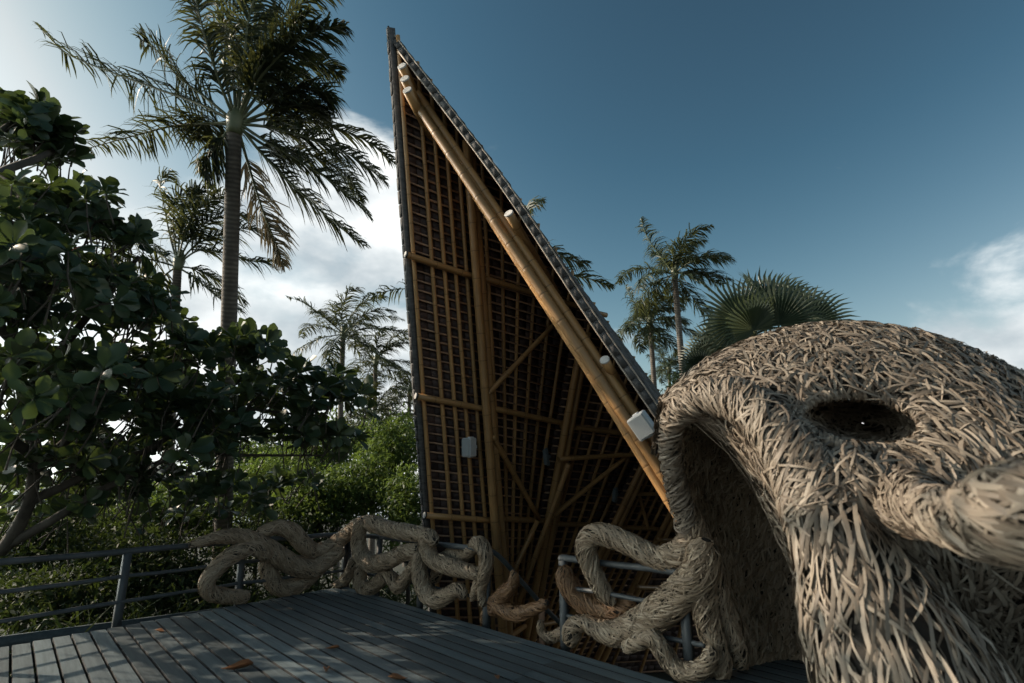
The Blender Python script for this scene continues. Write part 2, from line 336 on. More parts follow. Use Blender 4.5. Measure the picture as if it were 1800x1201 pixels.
# ================================================================== deck
DDIR = Vector((P(20, 860, 1)-Vector((0, 0, CAM_H)))); DDIR.z = 0; DDIR.normalize()      # planks run this way
DN = Vector((DDIR.y, -DDIR.x, 0))                                                        # towards the pavilion
K0 = G(605, 1030); E_R = DN.dot(K0)                                                      # far corner of the deck
LE0, LE1 = G(605, 1030), G(0, 1138)
LDIR = (LE1-LE0).normalized()
def along_left_edge(nd):                                                                 # point of the left edge at distance nd along DN
    s = (nd-DN.dot(LE0))/DN.dot(LDIR); return LE0+LDIR*s
def build_deck():
    pitch, gap, th = .1545, .021, .035
    ang = math.atan2(-DDIR.y, -DDIR.x)
    mb = MB()
    root = None
    # joists carry the planks (one structural frame)
    for s in np.arange(.25, 11, .9):
        a = along_left_edge(E_R-.03)-DDIR*s; b = a-DN*7.5
        if s > 0: mb.add(*box_geo((a.x, a.y, -.115), (b.x, b.y, -.115), .06, .15, (0, 0, 1)))
    a = along_left_edge(E_R)-DN*.03; e = a-DDIR*11
    mb.add(*box_geo((a.x, a.y, -.13), (e.x, e.y, -.13), .05, .19, (0, 0, 1)))
    for q in (.4, 2.8, 5.2, 7.6):
        p = along_left_edge(E_R-.15)-DDIR*q; mb.add(*box_geo((p.x, p.y, GZ-.3), (p.x, p.y, -.19), .16, .16, (1, 0, 0)))
        p = p-DN*5; mb.add(*box_geo((p.x, p.y, GZ-.3), (p.x, p.y, -.19), .16, .16, (1, 0, 0)))
    root = link('deck', mb.mesh('deck'), DECKW); tag(root, 'raised deck of weathered grey planks', kind='structure')
    def plank(nd, start, length):
        w = pitch-gap
        me = bpy.data.meshes.new('plank'); bm = bmesh.new()
        bmesh.ops.create_cube(bm, size=1); bmesh.ops.scale(bm, vec=(length, w, th), verts=bm.verts)
        bmesh.ops.bevel(bm, geom=[e for e in bm.edges if abs((e.verts[0].co-e.verts[1].co).x) > .1], offset=.0018, segments=1, affect='EDGES')
        bm.normal_update()
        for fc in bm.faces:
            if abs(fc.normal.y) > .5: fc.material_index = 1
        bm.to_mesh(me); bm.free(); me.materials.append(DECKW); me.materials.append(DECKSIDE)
        o = bpy.data.objects.new('plank', me); COL.objects.link(o); o.parent = root
        c = start-DDIR*(length/2)
        o.location = (c.x, c.y, -th/2+random.uniform(-.001, .001)); o.rotation_euler = (random.uniform(-.003, .003), 0, ang)
    k = 0
    while True:
        nd = E_R-pitch*(k+.5)
        if nd < -2.2: break
        st = along_left_edge(nd); st = st+DDIR*random.uniform(-.012, .012)
        if k % 3 == 0: plank(nd, st, 13.0)
        else:
            cut = random.choice((3.6, 4.8, 5.6, 6.8, 7.7))+random.uniform(-.1, .1)
            plank(nd, st, cut-.004); plank(nd, st-DDIR*cut, 13.0-cut)
        k += 1
    # the landing under the sculpture, beyond the straight edge
    for k in range(10):
        nd = E_R+pitch*(k+.5); st = G(1275+14*k, 1178-5*k); st = st+DN*(nd-DN.dot(st)); plank(nd, st, 6.0)
    p = G(1285, 1172); a = p+DN*(E_R-DN.dot(p)+.0); b = a+DN*1.55
    box_obj('joist', (a.x, a.y, -.12), (b.x, b.y, -.12), .06, .16, (0, 0, 1), DECKW, root)
build_deck()

# ================================================================== railings
RAIL_H = (.77, .50, .24)
def edge_pt(x, y): return G(x, y)
def railing(label, posts, ext0=0.0, ext1=0.0, lean=Vector((0, 0, 0)), skip_last=False, group='railing runs round the deck'):
    root = empty('railing', posts[0], label, 'railing', group)
    top = [p+Vector((0, 0, RAIL_H[0]))+lean*RAIL_H[0] for p in posts]
    d0 = (top[0]-top[1]).normalized(); d1 = (top[-1]-top[-2]).normalized()
    for p in posts:
        q = p+Vector((0, 0, RAIL_H[0]-.015))+lean*RAIL_H[0]
        box_obj('post', p+Vector((0, 0, -.16)), q, .055, .075, (posts[1]-posts[0]), RAILW, root)
    for h, r in zip(RAIL_H, (.033, .021, .021)):
        pts = [p+Vector((0, 0, h))+lean*h for p in posts]
        pts = [pts[0]+d0*ext0]+pts+[pts[-1]+d1*ext1]
        pp = []
        for a, b in zip(pts[:-1], pts[1:]):
            for s in np.linspace(0, 1, 5)[:-1]:
                q = a.lerp(b, s); pp.append(q+Vector((random.uniform(-.006, .006), random.uniform(-.006, .006), random.uniform(-.006, .006))))
        pp.append(pts[-1])
        c = V3(pp); rr = np.full(len(c), r)*RNG.uniform(.92, 1.08, len(c))
        mb = MB(); mb.add(*tube_geo(c, rr, 8)); link('top_rail' if r > .03 else 'middle_rail' if h > .3 else 'lower_rail', mb.mesh('rail', True), RAILW, root)
    return root
out_l = -DDIR.cross(Vector((0, 0, 1))); 
PL = [G(-190, 1176), G(205, 1100), G(418, 1060), G(605, 1032)]
railing('grey three-rail railing along the left edge of the deck', PL, .6, 0, Vector((-.06, .05, 0)))
PR = [G(609, 1031), G(662, 1044), G(738, 1063), G(855, 1094)]
railing('grey three-rail railing between the deck corner and the stair gap', PR, 0, .05)
PQ = [G(993, 1128), G(1214, 1186)]
railing('grey three-rail railing right of the stair gap, held by the woven arms', PQ, .05, .15)
def stair():
    a = PR[-1]+Vector((0, 0, RAIL_H[0])); b = P(952, 1062, 6.9); 
    root = empty('stair_handrail', PR[-1], 'dark handrail sloping down from the gap in the railing', 'handrail')
    tube_obj('rail', [a, a.lerp(b, .25)+Vector((0, 0, .06)), b, b+(b-a)*.5], .03, LAMPG, root)
    q = b; box_obj('post', (q.x, q.y, GZ), (q.x, q.y, q.z), .07, .07, (1, 0, 0), BATTEN, root)
    st = empty('stair', (PR[-1].x+.4, PR[-1].y+.4, GZ), 'wooden steps going down from the gap in the railing', 'stairs')
    g0 = G(925, 1112); u = DDIR*-1
    for k in range(9):
        c = g0+DN*(.16+.27*k); c.z = -.2-.26*k
        box_obj('tread', c-u*.42, c+u*.42, .25, .04, (0, 0, 1), DECKW, st)
    for s in (-.44, .44):
        c = g0+u*s; d = c+DN*2.5; box_obj('stringer', (c.x, c.y, -.2), (d.x, d.y, GZ), .05, .22, (0, 0, 1), DECKW, st)
stair()

# ================================================================== bamboo pavilion
def pole_geo(a, b, r0, r1=None, seg=10, node=.42):
    a = Vector(a); b = Vector(b); L = (b-a).length; r1 = r1 or r0; off = random.uniform(0, node)
    zs = [0.0]; rs = [1.0]
    z = (node-off) % node
    while z < L:
        for dz, k in ((-.035, 1.0), (-.008, 1.05), (0, 1.0), (.008, 1.06), (.035, 1.0)):
            if 0 < z+dz < L: zs.append(z+dz); rs.append(k)
        z += node
    zs.append(L); rs.append(1.0)
    zs = np.array(zs); rs = np.array(rs)
    bow = Vector((random.uniform(-1, 1), random.uniform(-1, 1), random.uniform(-1, 1)))*min(.012, .002*L)
    u = zs/L
    c = np.array(a)[None]*(1-u)[:, None]+np.array(b)[None]*u[:, None]+np.array(bow)[None]*np.sin(u*math.pi)[:, None]
    v, f, uv = tube_geo(c, rs*(r0*(1-u)+r1*u), seg)
    uv[:, 1] += off-0.0
    # rings sit where v is a multiple of the node spacing
    uv[:, 1] = (uv[:, 1])
    return v, f, uv
def pole(name, a, b, r, parent, r1=None, m=None, seg=10):
    mb = MB(); mb.add(*pole_geo(a, b, r, r1, seg)); return link(name, mb.mesh(name, True), m or BAMBOO, parent)
def disc_cap(name, c, d, r, parent, m=None, th=.02):
    d = Vector(d).normalized(); mb = MB(); mb.add(*tube_geo(V3([Vector(c), Vector(c)+d*th*.7, Vector(c)+d*th]), np.array([r, r, r*.9]), 14)); return link(name, mb.mesh(name), m or CAPW, parent)

A0 = P(693, 62, 7.9)
RIDGE_END = P(1275, 850, 11.8)
def ridge_at(x, y):
    # depth on the straight ridge by column
    w = (x-693)/(1275-693); t = 1/((1-w)/7.9+w/11.8); return P(x, y, t)
FL = [(A0, P(757, 950, 8.3)), (ridge_at(810, 220), P(870, 1010, 8.8)), (ridge_at(1020, 505), P(928, 1005, 10.0)),
      (ridge_at(1167, 703), P(1062, 925, 11.0)), (ridge_at(1224, 780), P(1144, 940, 11.7)), (RIDGE_END, P(1290, 960, 12.3))]
DROP = .10
def line_at(i, lev):
    """point of frame line i at course level lev (metres, falling a little from line to line)"""
    a, b = FL[i]; z = lev-DROP*i; s = (z-a.z)/(b.z-a.z); return a.lerp(b, s)
def top_lev(i): return FL[i][0].z+DROP*i
def course(i, lev):
    """the two ends of a horizontal course on section i, or None above the ridge"""
    if lev > top_lev(i): return None
    p = line_at(i, lev)
    if lev <= top_lev(i+1): return p, line_at(i+1, lev)
    a, b = FL[i][0], FL[i+1][0]; la, lb = top_lev(i), top_lev(i+1); s = (la-lev)/(la-lb); return p, a.lerp(b, s)
def sec_normal(i):
    a, b = FL[i]; c = FL[i+1][1]; n = (b-a).cross(c-a).normalized()
    if n.dot(Vector((0, 0, CAM_H))-a) < 0: n = -n
    return n
def build_pavilion():
    root = empty('bamboo_pavilion', (0.5, 9.0, GZ), 'tall pointed bamboo pavilion with dark shingled roof rising beyond the deck', 'pavilion')
    GL = GZ
    shingles = []
    for i in range(5):
        n = sec_normal(i); last = i == 4
        # battens + shingles
        lev = GL+.1
        k = 0
        while True:
            c = course(i, lev)
            if c is None: break
            a, b = c
            if (b-a).length > .06:
                if i < 4 or k % 2 == 0: box_obj('batten', a+n*.035, b+n*.035, .024, .024, n, BATTEN, root)
                c2 = course(i, lev+.137)
                if c2 is None: c2 = (FL[i][0], FL[i][0])
                L = (b-a).length; m = max(1, int(L/.20))
                for q in range(m):
                    s0, s1 = q/m, (q+1)/m
                    p0 = a.lerp(b, s0); p1 = a.lerp(b, s1); p2 = c2[0].lerp(c2[1], s1); p3 = c2[0].lerp(c2[1], s0)
                    shingles.append((p0, p1, p2, p3, n, i))
            lev += .137; k += 1
        # rafters
        cnt = (5, 6, 6, 5, 5)[i]
        for q in range(cnt):
            s = (q+.62)/(cnt+.25) if i == 0 else (q+.75)/(cnt+.5)
            if i == 0 and q == 0: s = .03
            # top of the rafter: where the line at fraction s meets the ridge
            lo, hi = GL, top_lev(i)
            a, b = FL[i], FL[i+1]
            bot = line_at(i, GL).lerp(line_at(i+1, GL+.0), s)
            rp = FL[i][0].lerp(FL[i+1][0], s)
            pole('rafter', bot+n*.085, rp+n*.085, .035, root, .031, BAMBOO if i < 2 else BAMBOO_OLD)
        # purlins
        for lv in (4.78, 2.81, 1.11, -.75):
            c = course(i, lv)
            if c is None: continue
            a, b = c
            if i == 0: a = a-(b-a).normalized()*.10
            pole('purlin', a+n*.165, b+n*.165, .048, root, .046, BAMBOO if i < 2 else BAMBOO_OLD)
            if i == 0:
                d = (a-b).normalized(); disc_cap('black_band', a+n*.165-d*.0, d, .052, root, BLACKP, .02); disc_cap('end_cap', a+n*.165+d*.02, d, .047, root, CAPW, .012)
    # shingles: the 300 that show largest as pieces, the rest joined
    def sh_geo(s):
        p0, p1, p2, p3, n, i = s; g = (p1-p0).normalized()*.004; lift = n*random.uniform(-.004, .004)
        o = -n*.016
        q = [p0+g+lift+n*.012, p1-g+lift+n*.012, p2-g+lift*2, p3+g+lift*2]
        v = q+[x+o for x in q]
        return V3(v), np.array([(0, 1, 2, 3), (7, 6, 5, 4), (0, 4, 5, 1), (1, 5, 6, 2), (2, 6, 7, 3), (3, 7, 4, 0)])
    cam0 = Vector((0, 0, CAM_H))
    def vis(s):
        c = (s[0]+s[2])/2; return (c-cam0).length+(0 if c.z > .3 else 20)
    shingles.sort(key=vis)
    for s in shingles[:300]:
        mb = MB(); mb.add(*sh_geo(s)); link('shingle', mb.mesh('shingle'), SHINGLE, root)
    mb = MB()
    for s in shingles[300:]: mb.add(*sh_geo(s))
    tag(link('shingle_field', mb.mesh('shingle_field'), SHINGLE, root), kind='stuff')
    # weatherproof outer skin of the far slope
    mb = MB(); v = []
    for i in range(6):
        n = sec_normal(min(i, 4)); v += [FL[i][0]-n*.05, line_at(i, GL)-n*.05, FL[i][0]-n*.09, line_at(i, GL)-n*.09]
    f = []
    for i in range(5): f += [(i*4, i*4+1, i*4+5, i*4+4), (i*4+2, i*4+6, i*4+7, i*4+3)]
    mb.add(V3(v), f); link('outer_skin', mb.mesh('outer_skin'), SHINGLE_OUT, root)
    # verge of the far slope: dark layered edge
    n = sec_normal(0); a, b = A0+(A0-line_at(0, GL)).normalized()*.05, line_at(0, GL)
    w = (FL[1][1]-FL[0][1]).normalized()
    box_obj('verge_board', a-w*.05-n*.02, b-w*.05-n*.02, .09, .14, n, SHINGLE_OUT, root)
    for k in range(56):
        s0, s1 = k/56, (k+1)/56; jx = random.uniform(-.008, .008)
        box_obj('verge_shingle', a.lerp(b, s0)-w*(.108+jx)-n*.03, a.lerp(b, s1-.002)-w*(.108+jx)-n*.03, .022, .10, n, SHINGLE_OUT, root)
    # main frames: pairs of thick poles under the slope
    for i, px, r in ((1, .085, .074), (2, .085, .072), (3, .08, .066), (4, .08, .066)):
        n = sec_normal(i-1); a, b = FL[i]; w = (FL[min(i+1, 5)][1]-b).normalized()
        for s in (-1, 1):
            top = a.lerp(b, (.02, .05, .16, .3, .3)[i])+n*.26+w*s*r*1.0; bot = line_at(i, GL)+n*.26+w*s*r*1.45
            pole('frame_pole', bot, top, r, root, r*.88, BAMBOO if i < 3 else BAMBOO_OLD, 12)
    # braces and ties
    def br(x0, y0, t0, x1, y1, t1, r=.045, m=None): pole('brace', P(x0, y0, t0), P(x1, y1, t1), r, root, r*.92, m or BAMBOO)
    br(858, 692, 8.35, 972, 572, 9.1); br(866, 766, 8.4, 948, 912, 9.55); br(984, 807, 9.6, 1125, 798, 10.6)
    br(968, 910, 9.6, 1105, 800, 10.5, .045, BAMBOO_OLD); br(1000, 815, 9.45, 900, 1090, 9.55, .05); br(945, 915, 9.5, 900, 1010, 9.2, .045)
    br(1104, 868, 10.7, 1175, 869, 11.3, .04, BAMBOO_OLD); br(1155, 948, 11.2, 1210, 950, 11.7, .04, BAMBOO_OLD); br(1118, 1032, 10.7, 1175, 1034, 11.3, .05, BAMBOO_OLD)
    br(1118, 850, 11.0, 1140, 930, 11.3, .04, BAMBOO_OLD)
    # near slope: verge from the point down past the sculpture (the verge sags a little)
    rc = catmull(V3([A0, P(797, 196, 7.45), P(900, 334, 7.0), P(1050, 560, 6.5), P(1155, 712, 6.15)]), 61)
    rd = Vector(rc[-1]-rc[-6]).normalized(); RE = Vector(rc[-1]); RF = RE+rd*((RE.z-GZ)/-rd.z)
    rc = np.vstack([rc, catmull(V3([RE, RF]), 41)[1:]]); Lc = np.concatenate([[0], np.cumsum(np.linalg.norm(np.diff(rc, axis=0), axis=1))]); Lr = Lc[-1]
    def rv(l): return Vector([float(np.interp(l, Lc, rc[:, k])) for k in range(3)])
    RB = RIDGE_END+(RIDGE_END-A0).normalized()*1.0
    nn = (RF-A0).cross(RB-A0).normalized()
    if nn.dot(cam0-A0) < 0: nn = -nn            # outward, the side the lens sees a sliver of
    rows = 52; mb = MB(); v = []
    for k in range(rows+1):
        s = k/rows; p, q = rv(Lr*s), A0.lerp(RB, s); v += [p+nn*.0, q+nn*.0, q-nn*.03, p-nn*.03]
    f = []
    for k in range(rows):
        a = k*4; f += [(a, a+4, a+5, a+1), (a+3, a+2, a+6, a+7), (a, a+3, a+7, a+4)]
    mb.add(V3(v), f); link('near_roof_deck', mb.mesh('near_roof_deck'), SHINGLE_OUT, root)
    for k in range(rows):
        a0, a1 = rv(Lr*(k/rows)), rv(Lr*min(1, (k+1.15)/rows)); b0, b1 = A0.lerp(RB, k/rows), A0.lerp(RB, (k+1.15)/rows)
        m = max(1, int((b0-a0).length/.16)); mb = MB()
        for j in range(m):
            s0, s1 = j/m, (j+.94)/m; lf = random.uniform(0, .006)
            p0, p1, p2, p3 = a0.lerp(b0, s0), a0.lerp(b0, s1), a1.lerp(b1, s1), a1.lerp(b1, s0)
            mb.add(V3([p0+nn*(.010+lf), p1+nn*(.010+lf), p2+nn*(.026+lf), p3+nn*(.026+lf), p0+nn*.003, p1+nn*.003, p2+nn*.012, p3+nn*.012]), np.array([(0, 1, 2, 3), (7, 6, 5, 4), (0, 4, 5, 1), (1, 5, 6, 2), (2, 6, 7, 3), (3, 7, 4, 0)]))
        link('shingle_row', mb.mesh('shingle_row'), SHINGLE_OUT, root)
    # fascia: a band of shingle pieces between two pale strips, facing out of the gable
    inw = (RB-A0).normalized(); fo = (RF-A0).normalized().cross(nn).normalized()
    if fo.dot(inw) > 0: fo = -fo               # out of the opening
    down = -nn
    nsh = 74
    for k in range(nsh):
        a = rv(Lr*k/nsh+.10); b = rv(Lr*(k+1)/nsh+.10-.004)
        box_obj('fascia_shingle', a+fo*.03+down*(.045+random.uniform(-.004, .004)), b+fo*.036+down*(.045+random.uniform(-.004, .004)), .078, .02, fo, SHINGLE_OUT, root)
    for off, w0, st in ((-.004, .018, .02), (.092, .022, .3)):
        c = V3([rv(l)+fo*.034+down*off for l in np.linspace(st, Lr, 40)]); mb = MB(); mb.add(*tube_geo(c, np.full(40, w0*.6)*RNG.uniform(.85, 1.15, 40), 6)); link('fascia_strip', mb.mesh('fascia_strip', True), TRIM, root)
    # rake poles under the near verge
    def rake(x0, y0, t0, x1, y1, t1, r):
        a, b = P(x0, y0, t0), P(x1, y1, t1); d = (b-a).normalized(); e = a+d*((a.z-GZ)/-d.z); pole('rake_pole', a, e, r, root, r*1.04, BAMBOO, 14); return a, d
    rake(813, 292, 7.62, 1207, 930, 5.95, .060)
    rake(722, 168, 7.95, 1176, 853, 6.0, .062); rake(725, 150, 8.1, 1160, 790, 6.25, .062)
    rake(836, 345, 7.75, 1075, 716, 6.75, .05)
    # ridge and outlooker poles with pale cut ends
    for x, y, t, r in ((707, 117, 7.72, .066), (712, 139, 7.66, .068), (716.5, 159, 7.6, .068)):
        a = P(x, y, t); d = ((RIDGE_END-A0).normalized()*.42+Vector((.1, .85, -.1))).normalized(); pole('ridge_pole', a, a+d*1.5, r, root, r, BAMBOO, 14); disc_cap('end_cap', a, -d, r*1.02, root)
    for y0, r in ((338, .062), (608, .060)):
        l = float(np.interp(y0, [62, 338, 608, 712], [0, Lc[32], Lc[50], Lc[60]])); t_ = (rv(l+.02)-rv(l-.02)).normalized()
        a = rv(l)+fo*.02+down*.20; d = (inw*.5+t_*.22+Vector((.1, .62, 0))).normalized(); pole('outlooker_pole', a, a+d*1.6, r, root, r, BAMBOO, 14); disc_cap('end_cap', a, -d, r*1.02, root)
build_pavilion()

def speaker(label, c, size, face, up, mats, name='speaker', wall=None):
    root = empty(name, c, label, 'speaker' if name == 'speaker' else 'lamp')
    w, h, d = size; f = Vector(face).normalized(); u = Vector(up); u = (u-f*u.dot(f)).normalized(); s = u.cross(f)
    M = Matrix((( s.x, u.x, f.x, c[0]), (s.y, u.y, f.y, c[1]), (s.z, u.z, f.z, c[2]), (0, 0, 0, 1)))
    def bx(nm, cx, cy, cz, sx, sy, sz, m, bev=.012):
        bm = bmesh.new(); bmesh.ops.create_cube(bm, size=1); bmesh.ops.scale(bm, vec=(sx, sy, sz), verts=bm.verts)
        bmesh.ops.bevel(bm, geom=bm.edges[:], offset=min(bev, sx*.4, sy*.4, sz*.4), segments=3, affect='EDGES')
        bmesh.ops.translate(bm, vec=(cx, cy, cz), verts=bm.verts); bm.transform(M)
        me = bpy.data.meshes.new(nm); bm.to_mesh(me); bm.free(); link(nm, me, m, root)
    bx('cabinet', 0, 0, -d*.05, w, h, d*.9, mats[0], .012); bx('grille', 0, 0, d*.40, w*.9, h*.93, d*.16, mats[1], .012)
    bx('bracket', 0, h*.52, -d*.25, w*.3, .02, d*.5, mats[0], .004); bx('bracket', 0, -h*.52, -d*.25, w*.3, .02, d*.5, mats[0], .004)
    bx('bracket_arm', 0, 0, -d*.58, w*.25, h*1.05, .02, mats[0], .004); bx('bracket_arm', 0, 0, -d*.8, .04, .05, d*.5, mats[0], .004)
    return root
rk = (P(1176, 853, 6.0)-P(722, 168, 7.95)).normalized()
speaker('white outdoor loudspeaker bolted to the sloping bamboo poles above the woven arch', P(1129, 748, 5.93), (.215, .27, .16), (-.42, -.85, -.30), -rk, (SPK, SPK_G))
speaker('white outdoor loudspeaker beside the leftmost pair of thick bamboo poles', P(824, 786, 8.28), (.17, .285, .18), (-.55, -.80, -.12), (.08, 0, 1), (SPK, SPK_G))
speaker('slim grey floodlight on the second pair of bamboo poles', P(960, 803, 9.25), (.075, .27, .09), (-.75, -.6, -.1), (-.08, 0, 1), (LAMPG, LAMPG), 'floodlight')
speaker('small grey floodlight deep inside on the third pair of bamboo poles', P(1081, 870, 10.3), (.08, .26, .09), (-.75, -.6, -.1), (.45, 0, 1), (LAMPG, LAMPG), 'floodlight')

# ================================================================== woven sculpture
class TubeS:
    """a round limb: surface point from (u along, v around)"""
    def __init__(s, pts, rad, n=80):
        s.c = catmull(V3(pts), n); s.r = catmull(np.asarray(rad, float)[:, None], n)[:, 0].clip(.008)
        s.t, s.n, s.b = frames(s.c); s.m = n
        ds = np.linalg.norm(np.diff(s.c, axis=0), axis=1); s.L = np.concatenate([[0], np.cumsum(ds)])
        w = np.concatenate([[0], np.cumsum(ds*(s.r[1:]+s.r[:-1])/2)]); s.cdf = w/w[-1]; s.area = 2*math.pi*w[-1]
    def sample(s, n, rng): return np.interp(rng.random(n), s.cdf, s.L), rng.random(n)*2*math.pi
    def ev(s, l, a):
        l = np.clip(l, 0, s.L[-1]); g = lambda A: np.stack([np.interp(l, s.L, A[:, k]) for k in range(3)], -1)
        c, n, b = g(s.c), g(s.n), g(s.b); r = np.interp(l, s.L, s.r)
        d = n*np.cos(a)[..., None]+b*np.sin(a)[..., None]; d /= np.linalg.norm(d, axis=-1)[..., None]
        return c+d*r[..., None], d
    def step(s, l, a, ang, dist):
        r = np.interp(np.clip(l, 0, s.L[-1]), s.L, s.r); return l+np.cos(ang)*dist, a+np.sin(ang)*dist/np.maximum(r, .02)
    def geo(s, seg=14):
        c, r = s.c, s.r*.97; return tube_geo(c, r, seg)
class PatchS:
    """a free-form sheet through a grid of points"""
    def __init__(s, grid, nu=70, nv=90, face=None, mask=None):
        g = np.array([[tuple(p) for p in row] for row in grid], float)
        a = np.stack([catmull(g[i], nv) for i in range(len(g))]); s.p = np.stack([catmull(a[:, j], nu) for j in range(nv)], 1)
        s.nu, s.nv = nu, nv
        du = np.gradient(s.p, axis=0); dv = np.gradient(s.p, axis=1); n = np.cross(du, dv); n /= np.linalg.norm(n, axis=-1)[..., None]+1e-12
        if np.sum(n*(np.array(face)-s.p)) < 0: n = -n
        s.n = n; s.lu = np.linalg.norm(du, axis=-1)+1e-6; s.lv = np.linalg.norm(dv, axis=-1)+1e-6
        s.w = s.lu*s.lv; s.keep = np.ones((nu, nv), bool) if mask is None else mask(s.p); s.w = s.w*s.keep; s.area = s.w.sum()
        s.cdf = np.cumsum(s.w.ravel())/s.area
    def sample(s, n, rng):
        k = np.searchsorted(s.cdf, rng.random(n)); return (k//s.nv+rng.random(n)-.5).clip(0, s.nu-1), (k % s.nv+rng.random(n)-.5).clip(0, s.nv-1)
    def bil(s, A, u, v):
        u = np.clip(u, 0, s.nu-1.001); v = np.clip(v, 0, s.nv-1.001); i = u.astype(int); j = v.astype(int); f = u-i; g = v-j
        if A.ndim == 3: f = f[..., None]; g = g[..., None]
        return A[i, j]*(1-f)*(1-g)+A[i+1, j]*f*(1-g)+A[i, j+1]*(1-f)*g+A[i+1, j+1]*f*g
    def ev(s, u, v): return s.bil(s.p, u, v), s.bil(s.n, u, v)
    def step(s, u, v, ang, dist):
        return u+np.cos(ang)*dist/s.bil(s.lu, u, v), v+np.sin(ang)*dist/s.bil(s.lv, u, v)
    def geo(s, th=.05):
        v = np.concatenate([(s.p-s.n*.012).reshape(-1, 3), (s.p-s.n*th).reshape(-1, 3)]); f = []
        N = s.nu*s.nv
        k = s.keep[:-1, :-1] & s.keep[1:, 1:] & s.keep[:-1, 1:] & s.keep[1:, :-1]
        i, j = np.nonzero(k); a = i*s.nv+j; q = np.stack([a, a+1, a+s.nv+1, a+s.nv], 1)
        return v, np.vstack([q, q[:, ::-1]+N]), None
def strips(surf, n, length, width, ang, lift, rng, K=6, inside=False, valid=None, curl=.28):
    """n leaf strips woven over a surface; returns verts (n,K*3,3) and one strip's faces"""
    u0, v0 = surf.sample(n, rng); L = length*rng.uniform(.55, 1.25, n); W = width*rng.uniform(.6, 1.25, n)
    a0 = ang(u0, v0, rng) if callable(ang) else ang
    cv = rng.normal(0, curl, n); layer = rng.random(n)
    S = np.linspace(-.5, .5, K); verts = np.zeros((n, K, 3, 3))
    pos = []; nor = []
    for k in range(K):
        d = S[k]*L; u, v = surf.step(u0, v0, a0+cv*S[k], d); p, nn = surf.ev(u, v); pos.append(p); nor.append(nn)
    pos = np.stack(pos, 1); nor = np.stack(nor, 1)
    if inside: nor = -nor
    tan = np.gradient(pos, axis=1); tan /= np.linalg.norm(tan, axis=-1)[..., None]+1e-9
    side = np.cross(nor, tan); side /= np.linalg.norm(side, axis=-1)[..., None]+1e-9
    prof = (np.cos(S*math.pi)**.5).clip(0, 1) if False else np.sqrt(np.clip(1-(2*S)**2, 0, 1))
    tipup = (rng.random(n) < .22)*rng.uniform(.3, 1.1, n)
    h = lift*(.15+layer[:, None]*.95)*prof[None]+lift*tipup[:, None]*np.clip(S[None]-.1, 0, 1)*2.2
    wp = np.clip(1.0-np.abs(S*2)**4*.55, .12, 1)
    tw = rng.normal(0, .38, n)[:, None]*np.ones(K)[None]+rng.normal(0, .5, n)[:, None]*S[None]
    for q, sg in enumerate((-1, 0, 1)):
        ww = (W[:, None]*wp[None]*sg*.5)
        verts[:, :, q] = pos+nor*(h+(W[:, None]*.05 if sg == 0 else 0)+ww*np.sin(tw))[..., None]+side*(ww*np.cos(tw))[..., None]
    if valid is not None: verts = verts[valid(verts.reshape(n, -1, 3))]; n = len(verts)
    f = []
    for k in range(K-1):
        for q in range(2): f.append((k*3+q, k*3+q+1, k*3+q+4, k*3+q+3))
    uv = np.stack([np.tile([0, .5, 1], K)*.03, np.repeat(np.linspace(0, .3, K), 3)], 1)
    return verts.reshape(n, K*3, 3), np.array(f), uv
def strips_mesh(name, V, f, uv):
    n, k, _ = V.shape; F = (f[None]+(np.arange(n)*k)[:, None, None]).reshape(-1, 4)
    U = np.tile(uv, (n, 1)); U[:, 1] += np.repeat(np.random.default_rng(3).random(n)*40, k)
    return mesh_np(name, V.reshape(-1, 3), F, U, False)
def tent_ang(spread=.55):
    def f(u, v, rng):
        s = np.where(rng.random(len(u)) < .86, 1, -1); return s*rng.normal(spread, .24, len(u))
    return f
def one_way(mean, sd):
    return lambda u, v, rng: rng.normal(mean, sd, len(u))

def tr(x):      # how far away the deck edge is at each column
    return float(np.interp(x, [200, 418, 605, 662, 735, 855, 993, 1212, 1300], [6.0, 7.3, 8.25, 7.8, 7.1, 6.2, 5.35, 4.62, 4.4]))
SLIM = .84
def tentacle_surf(path, off=0.0):
    pts = []; rad = []
    for q in path:
        x, y, r = q[:3]; t = (q[3] if len(q) > 3 else tr(x)+off); pts.append(P(x, y, t)); rad.append(r*t/F_PX*SLIM)
    # tapered closed ends
    a = pts[0]+(pts[0]-pts[1]).normalized()*rad[0]*.7; b = pts[-1]+(pts[-1]-pts[-2]).normalized()*rad[-1]*.7
    pts = [a]+pts+[b]; rad = [rad[0]*.35]+rad+[rad[-1]*.35]
    return TubeS(pts, rad, 24+8*len(pts))
def dress(parent, surf, n_mult, length, width, ang, lift, rng, m=None, name='leaf_strips', **kw):
    n = int(surf.area/(length*width)*n_mult); V, f, uv = strips(surf, n, length, width, ang, lift, rng, **kw)
    o = link(name, strips_mesh(name, V, f, uv), m or STRIP, parent); tag(o, kind='stuff'); return V, f, uv
def woven_tentacle(label, paths, off=0.0, m=None, group='woven arms wound round the railing'):
    rng = np.random.default_rng(abs(hash(label)) % 9999 if False else sum(map(ord, label)))
    s0 = tentacle_surf(paths[0], off); c = s0.c.mean(0)
    root = empty('woven_tentacle', (c[0], c[1], 0), label, 'sculpture', group)
    for p in paths:
        s = tentacle_surf(p, off); mb = MB(); mb.add(*s.geo()); core = link('core', mb.mesh('core', True), WEAVE, root)
        dress(core, s, 4.2, .19, .0115, tent_ang(.5), .019, rng, m or STRIP_PALE)
